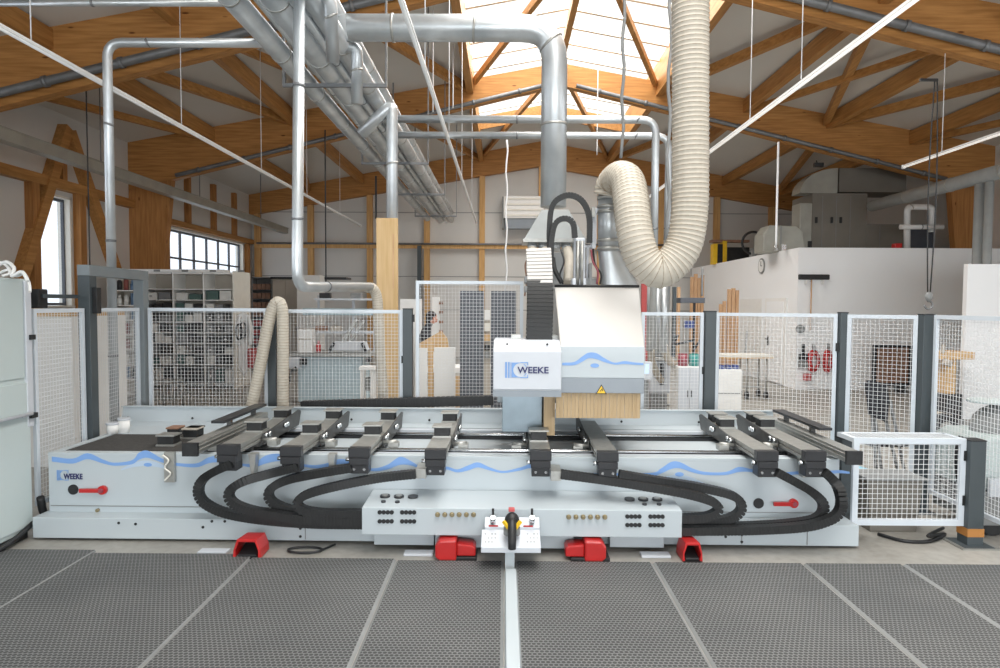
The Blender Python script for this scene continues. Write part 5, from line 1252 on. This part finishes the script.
for k, (y0, y1, m, lab) in enumerate(((310, 320, 'white', 'white note'), (323, 331, 'cream', 'cream note'), (334, 341, 'ply', 'tan block'), (345, 350, 'black', 'black tool'), (352, 358, 'midgrey', 'grey tool'))):
    tag(B(fx(484.5, 10.8), fx(490, 10.8), 10.8, 10.85, fz(y1, 10.8), fz(y0, 10.8)).build('note' if k < 2 else ('block' if k == 2 else 'tool'), m), lab + ' in the gap between the two dark panels', 'note' if k < 2 else ('block' if k == 2 else 'tool'))
tag(B(fx(484.2, 10.86), fx(490.5, 10.86), 10.86, 10.95, 0, fz(309, 10.86)).build('tool_board', 'beige'), 'narrow beige tool board behind the gap of the dark panels', 'board')
# ------------------------------------------------------------------ person in black
def person():
    Y = 11.9; f = PY(425, 330, Y); X = f.x; ztop = fz(311, Y)
    t = thing('person', (X, Y, 0), 'person with dark hair in black clothing, head bent down over the work table', 'person')
    def skin(name, pts, edges, m, parent, sub=2):
        me = bpy.data.meshes.new(name); me.from_pydata([p[0] for p in pts], edges, []); me.materials.append(M[m])
        o = bpy.data.objects.new(name, me); COL.objects.link(o)
        md = o.modifiers.new('skin', 'SKIN'); md.use_smooth_shade = True
        for v, p in zip(me.skin_vertices[0].data, pts): v.radius = (p[1], p[1]) if not isinstance(p[1], tuple) else p[1]
        me.skin_vertices[0].data[0].use_root = True
        o.modifiers.new('sub', 'SUBSURF').levels = sub; o.modifiers['sub'].render_levels = sub
        o.parent = parent; o.location = -worg(parent); return o
    # facing +X (to the right), leaning over
    P = [((X - .06, Y, .95), (.15, .17)), ((X - .04, Y, 1.15), (.12, .15)), ((X + .0, Y, 1.32), (.12, .18)), ((X + .03, Y, 1.46), (.08, .1)), ((X + .07, Y, 1.53), .055), ((X + .1, Y, 1.6), .07),
         ((X - .05, Y - .1, .88), .09), ((X - .03, Y - .1, .48), .062), ((X - .06, Y - .1, .09), .045), ((X + .06, Y - .1, .05), .04),
         ((X - .05, Y + .1, .88), .09), ((X - .01, Y + .1, .48), .062), ((X - .04, Y + .1, .09), .045), ((X + .08, Y + .1, .05), .04),
         ((X + .03, Y - .2, 1.4), .06), ((X + .08, Y - .23, 1.14), .045), ((X + .3, Y - .2, 1.06), .032),
         ((X + .03, Y + .2, 1.4), .06), ((X + .08, Y + .23, 1.14), .045), ((X + .3, Y + .18, 1.06), .032)]
    E = [(0, 1), (1, 2), (2, 3), (3, 4), (4, 5), (0, 6), (6, 7), (7, 8), (8, 9), (0, 10), (10, 11), (11, 12), (12, 13), (2, 14), (14, 15), (15, 16), (2, 17), (17, 18), (18, 19)]
    skin('body', P, E, 'cloth', t)
    hc = Vector((X + .13, Y, ztop - .13))
    hd = MB().ball(hc, .088, .075, .11, 18).ball(hc + Vector((.075, 0, -.035)), .022, .018, .03, 10).ball(hc + Vector((.03, -.075, -.01)), .018, .012, .03, 8).build('head', 'skin', t)
    for s in (-1, 1):
        MB().ball(hc + Vector((.075, s * .03, .0)), .012, .014, .009, 8).build('eye', 'white', hd)
    MB().ball(hc + Vector((.078, 0, -.07)), .012, .024, .007, 8).build('mouth', 'redd', hd)
    MB().ball(hc + Vector((-.02, 0, .025)), .1, .09, .105, 16).ball(hc + Vector((-.06, 0, -.05)), .06, .07, .09, 12).build('hair', 'hair', t)
    for s in (-1, 1):
        w = Vector((X + .3, Y + s * .19, 1.06))
        pts = [(w, .022), (w + Vector((.05, 0, -.005)), .028), (w + Vector((.09, 0, -.01)), .026)]; ed = [(0, 1), (1, 2)]
        for k, L in enumerate((.06, .07, .065, .05)):
            y = -.03 + k * .02; b = len(pts); pts += [(w + Vector((.1 + L * .5, y, -.015)), .009), (w + Vector((.1 + L, y * 1.1, -.04)), .008)]; ed += [(2, b), (b, b + 1)]
        b = len(pts); pts += [(w + Vector((.07, -s * .04, -.01)), .01), (w + Vector((.1, -s * .055, -.03)), .009)]; ed += [(1, b), (b, b + 1)]
        skin('hand', pts, ed, 'skin', t, 1)
    return t
person()
# ------------------------------------------------------------------ heater, white stack, small things at left
Y = Y1 - .7
x0, x1 = fx(503, Y), fx(543, Y); za, zm, zb2 = fz(228, Y), fz(218, Y), fz(196, Y)
t = thing('wall_heater', ((x0 + x1) / 2, Y + .3, za), 'white louvred air heater high on the back wall', 'heater')
B(x0, x1, Y, Y + .5, zm, zb2).build('casing', 'white', t, bevel=.01)
for k in range(4): z = zm + (zb2 - zm) * (k + .5) / 4; B(x0 + .04, x1 - .04, Y - .03, Y - .001, z - .03, z + .03).build('louvre', 'cream', t)
MB().prism([(Y + .06, zm), (Y + .5, zm), (Y + .45, za), (Y + .12, za)], 'x', x0 + .05, x1).build('outlet_hood', 'hoodgrey', t)
B(x0 - .05, x0, Y + .1, Y + .6, za, zb2).build('wall_bracket', 'midgrey', t)
q = fx(419.5, Y1 - .4, 300); tag(MB().box(q - .07, q + .07, Y1 - .5, Y1 - .36, 0, fz(246, Y1 - .4)).build('grey_column', 'post'), 'narrow dark grey steel post at the back wall behind the person', 'post')
t = thing('board_stack', (-5.4, 7.9, 0), 'tall stack of white boards with a tan edge behind the left side fence', 'stack')
xw = fx(72.5, 7.6, 380); zw = fz(312, 7.6, 50)
B(xw - 1.2, xw, 7.6, 8.7, 0, zw - .05).build('white_boards', 'white', t)
B(xw - 1.2, xw - .01, 7.58, 8.7, zw - .05, zw + .03).build('tan_top', 'ply', t)
t = thing('water_cooler', (fx(79, 9.5), 9.5, 0), 'dark blue and black unit seen between white stack and gate', 'unit')
B(fx(74, 9.5), fx(82, 9.5), 9.5, 9.8, 0, 1.1).build('unit_body', 'midgrey', t, bevel=.01); B(fx(75, 9.5), fx(81, 9.5), 9.5, 9.7, 1.1, 1.75).build('unit_head', 'dblue', t, bevel=.03); B(fx(76, 9.5), fx(79, 9.5), 9.46, 9.5, 1.2, 1.8).build('unit_tap', 'black', t)
q = PY(36, 296, 5.7); t = thing('valve_box', (q.x, 5.7, q.z), 'black valve fitting on a grey arm at the top of the left side fence', 'fitting')
MB().box(q.x - .06, q.x + .05, 5.66, 5.78, FT + .012, q.z + .06).build('valve_body', 'black', t, bevel=.01)
MB().bar((q.x + .05, 5.7, q.z + .0), (GA[0] - .057, 6.1, q.z + .0), .03, .035).build('arm', 'post', t)
# ------------------------------------------------------------------ right of the machine head
Y = 12.0
def stool():
    X = fx(667, Y)
    t = thing('swivel_stool', (X, Y, 0), 'white swivel stool on a five-star base with casters', 'stool')
    for k in range(5):
        a = 2 * PI * k / 5 + .4; e = Vector((X + .27 * math.cos(a), Y + .27 * math.sin(a), .07))
        MB().bar((X, Y, .12), e, .035, .03).build('base_arm', 'alu', t); MB().cyl((e.x - .012, e.y, .032), (e.x + .012, e.y, .032), .031, 12).build('caster', 'black', t)
    MB().cyl((X, Y, .12), (X, Y, .46), .025, 12).build('column', 'black', t)
    MB().cyl((X, Y, .46), (X, Y, .53), .2, 24).build('seat', 'machw', t, bevel=.015)
    MB().box(X - .2, X + .1, Y + .18, Y + .22, .62, .9).box(X - .07, X - .03, Y + .2, Y + .23, .45, .62).build('backrest', 'white', t, bevel=.01)
stool()
Y = 9.2; q = PY(649, 370, Y)
t = thing('control_terminal', (q.x, Y, 0), 'white operator terminal with a pale blue screen right of the machine head', 'terminal')
B(fx(643.5, Y), fx(653, Y), Y, Y + .12, fz(379, Y), fz(361, Y)).build('housing', 'machw', t, bevel=.01)
B(fx(644.5, Y), fx(650, Y), Y - .004, Y - .001, fz(373, Y), fz(363, Y)).build('screen', 'screen', t)
B(fx(646, Y), fx(650, Y), Y + .04, Y + .08, 0.02, fz(379, Y)).build('stand', 'midgrey', t); B(fx(641, Y), fx(656, Y), Y - .1, Y + .2, 0, .02).build('base', 'midgrey', t)
# red post and metal profiles
for px0, px1, Y, py, m, lab, nm in ((641.5, 648, 11.0, 283, 'redd', 'faded red upright plank right of the machine head', 'red_plank'), (673, 676, 11.2, 286, 'post', 'dark narrow upright profile beside the steel pipes', 'profile'), (677.5, 680, 11.4, 286, 'lath', 'thin wooden upright beside the steel pipes', 'wooden_upright')):
    tag(B(fx(px0, Y), fx(px1, Y), Y, Y + .08, 0, fz(py, Y)).build(nm, m), lab, 'plank' if nm != 'profile' else 'profile')
p = PY(657.5, 300, 10.6); duct([(p.x, 10.6, 1.15), (p.x, 10.6, 2.3)], .075, 'wider bright steel pipe standing right of the red plank', seams=.8)
# moulder under the pipes, with two cream suction hoses
Y = 11.0
t = thing('moulder', (fx(660, Y), Y, 0), 'small grey and white woodworking machine below the steel riser pipes', 'machine')
B(fx(650, Y), fx(672, Y), Y, Y + .6, .45, 1.0).build('cast_body', 'machw', t, bevel=.03)
B(fx(648, Y), fx(676, Y), Y - .1, Y + .7, 1.0, 1.05).build('work_table', 'alu', t, bevel=.01)
B(fx(654, Y), fx(668, Y), Y + .1, Y + .5, 1.05, 1.22).build('cutter_hood', 'midgrey', t, bevel=.03)
B(fx(660, Y), fx(664, Y), Y - .06, Y - .001, .6, .95).build('control_strip', 'black', t, bevel=.006)
B(fx(653, Y), fx(670, Y), Y + .1, Y + .5, 0, .45).build('pedestal', 'midgrey', t, bevel=.01)
hose([(664, 345, 9.35), (665, 352, 9.4), (670, 362, 9.6), (676, 366, 9.9), (676, 378, 10.3)], .05, .03, 'flexible_hose', 'upper cream hose drooping from the riser pipes towards the white cupboard', seg=12)
hose([(651, 350, 9.65), (652, 362, 9.8), (657, 374, 10.1), (661, 380, 10.6)], .05, .03, 'flexible_hose', 'lower cream hose drooping from the left riser pipe', seg=12)
# drill stand clutter
Y = 9.5
x0, x1, z = fx(679, Y), fx(702, Y), fz(366.5, Y, 690)
t = thing('white_cupboard', ((x0 + x1) / 2, Y, 0), 'white two-door cupboard with red and teal cans on top', 'cupboard')
B(x0, x1, Y, Y + .45, .03, z).build('body', 'white', t, bevel=.004)
for k in range(2): xm = x0 + (x1 - x0) * k / 2; dd = B(xm + .004, xm + (x1 - x0) / 2 - .004, Y - .018, Y - .001, .06, z - .02).build('door', 'machw', t); B(xm + (.13 if k == 0 else .02), xm + (.14 if k == 0 else .03), Y - .03, Y - .018, .6, .7).build('handle', 'blackm', dd)
B(x0 + .02, x1 - .02, Y + .02, Y + .43, 0, .03).build('plinth', 'blackm', t)
for px, m, lab in ((683, 'maroon', 'dark red can on the white cupboard'), (694, 'teal', 'teal can on the white cupboard')):
    q = PY(px, 366, Y + .12); t = thing('can', (q.x, Y + .12, z), lab, 'can')
    MB().cyl((q.x, Y + .12, z), (q.x, Y + .12, z + .16), .072, 18).build('can_body', m, t); MB().cyl((q.x, Y + .12, z + .16), (q.x, Y + .12, z + .175), .066, 18).build('can_lid', m, t, bevel=.003)
q = PY(694, 320, Y + .35)
t = thing('tool_lamp', (q.x, Y + .35, z), 'dark grey shelf head on a black post above the cupboard', 'stand')
MB().box(q.x - .015, q.x + .015, Y + .33, Y + .36, z, fz(302, Y)).build('post', 'black', t)
MB().box(fx(684, Y), fx(709, Y), Y + .2, Y + .45, fz(302, Y), fz(296.5, Y)).build('lamp_head', 'dkgrey', t, bevel=.006)
MB().box(fx(690, Y), fx(700, Y), Y + .28, Y + .33, fz(328, Y), fz(320, Y)).build('display', 'dblue', t)
MB().bar(PY(694, 340, Y + .3), PY(673, 345, Y + .3), .03, .03).bar(PY(673, 345, Y + .3), PY(678, 335, Y + .3), .03, .03).bar(PY(694, 350, Y + .3), PY(701, 338, Y + .3), .025, .025).build('jointed_arm', 'blackm', t)
for k, (a, b, yy) in enumerate(((690, 693, 276), (693.5, 697, 273), (697.5, 700, 277), (700.5, 703.5, 274))):
    tag(B(fx(a, 20.2), fx(b, 20.2), 20.2, 20.26, 0, fz(yy, 20.2)).build('wooden_lath', 'lath'), '%s of the four laths standing behind the dark lamp shelf' % ('first from the left', 'second from the left', 'third from the left', 'rightmost')[k], 'lath', 'laths behind the lamp shelf')
for k, (a, b, yy) in enumerate(((719.5, 722.5, 303), (723, 726, 300), (727.5, 731, 288), (731.5, 735, 287), (735.5, 738.5, 289))):
    tag(B(fx(a, 16.8), fx(b, 16.8), 16.8, 16.87, 0, fz(yy, 16.8)).build('wooden_lath', 'lath'), 'pale reddish lath standing before the white room wall, %s from the left' % ordn[k], 'lath', 'laths before the white room wall')
tag(MB().bar(PY(745, 356, 14.6), PY(747, 331, 14.8), .04, .04).build('broom_handle', 'midgrey'), 'short grey stick leaning behind the wheeled oval table', 'stick')
# wheeled table
Y = 13.6
x0, x1, z = fx(719, Y), fx(775, Y), fz(355, Y, 750)
t = thing('wheeled_table', ((x0 + x1) / 2, Y, 0), 'pale oval-ended worktable on casters in front of the white room', 'table')
n = 10; poly = [(x0 + .25 - .25 * math.sin(PI * k / n), Y + .3 - .3 * math.cos(PI * k / n)) for k in range(n + 1)] + [(x1, Y + .6), (x1, Y)]
MB().prism(poly, 'z', z - .05, z).build('table_top', 'cream', t); MB().prism([(p[0], p[1]) for p in poly], 'z', z - .075, z - .051).build('edge_band', 'ply', t)
for x in (x0 + .62, x1 - .12):
    for y in (Y + .08, Y + .5):
        MB().cyl((x, y, .1), (x, y, z - .076), .022, 8).build('leg', 'alu', t)
        MB().cyl((x - .03, y, .07), (x + .03, y, .07), .07, 14).build('caster', 'black', t)
MB().box(x0 + .3, x1 - .12, Y + .27, Y + .31, .2, .24).build('cross_bar', 'alu', t)
Y = 9.6
x0, x1, z = fx(716, Y), fx(743, Y), fz(369.5, Y, 730)
t = thing('drawer_cabinet', ((x0 + x1) / 2, Y, 0), 'low white cabinet with dark blue trays behind the right fence post', 'cabinet')
B(x0, x1, Y, Y + .45, .0, z).build('body', 'white', t, bevel=.004)
B(x0 + .02, x1 - .02, Y - .006, Y - .001, z - .35, z - .34).build('drawer_gap', 'midgrey', t)
for k in range(4):
    x = x0 + .08 + k * (x1 - x0 + .1) / 4.6; 
    if x + .07 > x1 - .01: break
    tag(MB().box(x, x + .075, Y + .05, Y + .2, z, z + .05).box(x + .01, x + .065, Y + .06, Y + .19, z + .05, z + .055).build('parts_tray', 'dblue'), 'dark blue parts tray on the low white cabinet, %s from the left' % ordn[k], 'tray', 'dark blue trays')
q = PY(721, 360, Y); t = thing('glue_bottle', (q.x, Y + .3, z), 'white bottle with tan base on the low white cabinet', 'bottle')
MB().cyl((q.x, Y + .3, z), (q.x, Y + .3, z + .1), .05, 14).build('tan_base', 'lath', t); MB().ball((q.x, Y + .3, z + .15), .055, .05, .07).build('white_top', 'white', t)
# ------------------------------------------------------------------ wall of the white room: broom, coils
def RY_(px, py): return PY(px, py, RY - .05)
a, b = RY_(798, 277), RY_(829, 277)
t = thing('wall_broom', ((a.x + b.x) / 2, RY - .05, a.z), 'wide black broom hanging head-up with its handle down on the white room', 'broom')
MB().box(a.x, b.x, RY - .1, RY - .04, a.z - .06, a.z + .06).build('broom_head', 'black', t, bevel=.02)
c = (a.x + b.x) / 2 - .05; MB().cyl((c, RY - .07, a.z - .06), (c, RY - .07, RY_(813, 331).z), .014, 8).build('handle', 'lath', t)
MB().box(a.x + .16, a.x + .18, RY - .12, RY, a.z - .16, a.z - .062).box(b.x - .16, b.x - .14, RY - .12, RY, a.z - .16, a.z - .062).build('wall_hook', 'white', t)
for k, (px, py, rx_, rz_, m, lab) in enumerate(((813, 361, .14, .24, 'red', 'left red hose coil hanging on the white room wall'), (827.5, 361, .1, .26, 'red', 'right red hose coil hanging on the white room wall'))):
    q = RY_(px, py); t = thing('hose_coil', (q.x, RY - .05, q.z), lab, 'hose coil', 'hose coils on the wall')
    for j in range(3):
        MB().tube([(q.x + (rx_ - .03 * j) * math.cos(s), RY - .06 - .03 * j, q.z + (rz_ - .04 * j) * math.sin(s)) for s in [2 * PI * i / 20 for i in range(21)]], .022, 6).build('hose_turn', m, t)
    MB().box(q.x - .012, q.x + .012, RY - .12, RY, q.z + rz_ - .02, q.z + rz_ + .14).build('hook', 'midgrey', t)
q = RY_(803, 355); t = thing('air_gun', (q.x, RY - .05, q.z), 'black tool hanging left of the red hose coils', 'tool')
MB().box(q.x - .03, q.x + .03, RY - .08, RY - .02, q.z - .02, q.z + .25).box(q.x - .09, q.x + .1, RY - .09, RY - .02, q.z - .12, q.z + .02).build('tool_body', 'black', t, bevel=.01)
MB().box(q.x - .1, q.x + .12, RY - .09, RY - .02, q.z - .3, q.z - .14).build('holder', 'midgrey', t, bevel=.01)
q = RY_(807, 377); tag(MB().box(q.x - .08, q.x + .08, RY - .12, RY - .01, q.z - .08, q.z + .08).build('red_socket', 'redd', bevel=.02), 'small red socket box below the black tool', 'socket')
q = RY_(801, 329); tag(MB().cyl((q.x, RY - .03, q.z), (q.x, RY, q.z), .1, 16).build('thermostat', 'midgrey'), 'round grey disc on the white room wall near its corner', 'disc')
# ------------------------------------------------------------------ equipment on top of the white room
ZR = RZ - .018
Y = 17.2
def T(px, py, Yy=Y): return PY(px, py, Yy)
def tb_(px0, px1, py0, py1, Ya, Yb, grounded=True):
    return MB().box(fx(px0, Ya, 220), fx(px1, Ya, 220), Ya, Yb, ZR if grounded else fz(py1, Ya, px0), fz(py0, Ya, px0))
t = thing('air_handler', (T(835, 220).x, Y, ZR), 'large beige sheet metal air handler on top of the white room', 'air handler')
tb_(812, 867, 193, 248, Y, Y + 1.2).build('main_case', 'hvac', t, bevel=.01)
tb_(800, 812, 203, 248, Y - .1, Y + .4).build('left_side_box', 'hvacl', t, bevel=.01)  # paler box standing in for the left side of the main case
a, b = T(800, 193), T(838, 168); n = 8
arc = [(b.x + .0, a.z), (a.x, a.z)] + [(b.x - (b.x - a.x) * math.cos(s), a.z + (b.z - a.z) * math.sin(s)) for s in [PI / 2 * k / n for k in range(1, n + 1)]]
MB().prism(arc, 'y', Y, Y + .5).build('curved_duct', 'hvacl', t)
tb_(838, 905, 168, 192, Y + .15, Y + 1.0, False).build('cross_duct', 'hvac', t)
tb_(867, 906, 224, 250, Y, Y + 1.0).build('low_case', 'hvac', t, bevel=.01)
for px in (816.5, 832, 841): tb_(px - 1, px + 1.2, 217, 223, Y - .03, Y - .001, False).build('latch', 'black', t)
tb_(809, 812.5, 241, 248, Y - .14, Y - .101).build('foot', 'black', t)
for px in (822, 836, 850, 880): tb_(px, px + .5, 196 if px < 860 else 226, 247, Y - .006, Y - .001, False).build('panel_joint', 'midgrey', t)
tb_(906, 935, 224, 250, Y + .1, Y + 1.0).build('rear_case', 'dkgrey', t, bevel=.01)
t = thing('small_duct_box', (T(785, 235, 16.4).x, 16.4, ZR), 'small pale duct box with a rounded end beside the air handler', 'duct box')
a, b, c, z0_ = T(763.5, 234, 16.4), T(770, 225, 16.4), T(803, 226, 16.4), ZR
MB().prism([(a.x, z0_), (a.x, a.z), (b.x, b.z), (c.x - .15, c.z), (c.x, c.z - .15), (c.x + .1, z0_)], 'y', 16.4, 17.0).build('box_body', 'hvacl', t, bevel=.02)
MB().box(a.x + .4, a.x + .43, 16.37, 16.4, z0_, b.z - .02).build('seam', 'midgrey', t)
q = T(776, 246, 15.9); tag(MB().cyl((q.x, 15.9, ZR), (q.x, 15.9, ZR + .12), .05, 10).box(q.x + .12, q.x + .22, 15.85, 15.95, ZR, ZR + .14).build('valve', 'chrome'), 'small bright valve at the foot of the white hanging pipe', 'valve')
# dark machines with yellow posts
Y = 21.2
t = thing('stored_machine', (T(725, 250, Y).x, Y, ZR), 'black and yellow machine frame standing on top of the white room', 'machine')
for px in (713.5, 723): MB().box(fx(px, Y, 250), fx(px + 4, Y, 250), Y, Y + .3, ZR, fz(244 if px < 715 else 241, Y, px)).build('yellow_post', 'yellow', t)
B(fx(717.6, Y, 250), fx(722.9, Y, 250), Y + .02, Y + .4, ZR, fz(243, Y)).build('black_box', 'black', t); B(fx(727.2, Y, 250), fx(750, Y, 250), Y + .02, Y + .4, ZR, fz(246, Y)).build('long_box', 'black', t, bevel=.02)
B(fx(712, Y, 250), fx(750, Y, 250), Y + .05, Y + .3, fz(241, Y), fz(238.5, Y)).build('top_beam', 'brown', t)
q = T(753, 246, 18.5); t = thing('fan_ring', (q.x, 18.5, ZR), 'black ring of an old fan standing on the white room', 'fan')
MB().tube([(q.x + .3 * math.cos(s), 18.5, ZR + .42 + .3 * math.sin(s)) for s in [2 * PI * i / 28 for i in range(29)]], .035, 8).build('ring', 'black', t)
MB().cyl((q.x, 18.45, ZR + .2), (q.x, 18.55, ZR + .2), .08, 16).box(q.x - .06, q.x + .06, 18.4, 18.6, ZR, ZR + .2).build('motor', 'midgrey', t)
# pipes over the room at the right
a, b = PY(872, 206, 16.0), PY(1010, 168, 12.6)
XP = a.x; ZP = a.z
duct([a, (XP, 10.4, ZP)], .13, 'thick grey pipe running towards the camera above the white booth', seams=1.5, m='pipegrey')
for px, Y, py1, lab, r in ((973, 12.9, 262, 'left vertical grey pipe behind the white booth', .085), (982.5, 12.9, 262, 'right vertical grey pipe behind the white booth', .07)):
    Y = XP * F / (px - 504); duct([(XP, Y, ZP - .131), (XP, Y, 0.02)], r, lab, seams=2.5, m='pipegrey')
Y = 15.9
q = [PY(907, 249, Y), PY(907, 207, Y), PY(932, 207, Y), PY(932, 232, Y)]
for p in q: p.y = Y
duct(q, .07, 'white pipe frame with a rounded top on the white room', fil=.12, seams=3, m='lamp', name='pipe_frame')
a, b = PY(900, 227, Y - .2), PY(943, 227, Y - .2); duct([a, b], .055, 'horizontal white pipe crossing the pipe frame', seams=3, m='lamp', name='pipe_frame')
q = PY(897, 248, 15.7); tag(MB().box(q.x - .08, q.x + .1, 15.65, 15.8, ZR, ZR + .16).build('red_case', 'red', bevel=.02), 'small red case on the edge of the white room roof', 'case')
# fittings on beams
for px, py, lab in ((818, 165, 'small black floodlight fixed under the right timber beam'), (753, 243, None)):
    if lab: q = PY(px, py, 16.2); t = thing('floodlight', q, lab, 'light'); MB().box(q.x - .12, q.x + .1, 16.1, 16.2, q.z - .06, q.z + .04).build('lamp_head', 'black', t, bevel=.01); MB().cyl((q.x, 16.2, q.z), (q.x, 16.29, q.z + .12), .015, 6).build('arm', 'black', t)
# the machine stands slightly turned in the hall; things resting on it turn with it
TURN = R(-.5); PV = Vector((0, 5.28, 0))
cnc.rotation_euler = (0, 0, TURN)
for o in list(COL.objects):
    if o.parent is None and o.name.split('.')[0] in ('suction_pod', 'tub'):
        o.location = PV + Matrix.Rotation(TURN, 3, 'Z') @ (o.location - PV); o.rotation_euler = (0, 0, TURN)
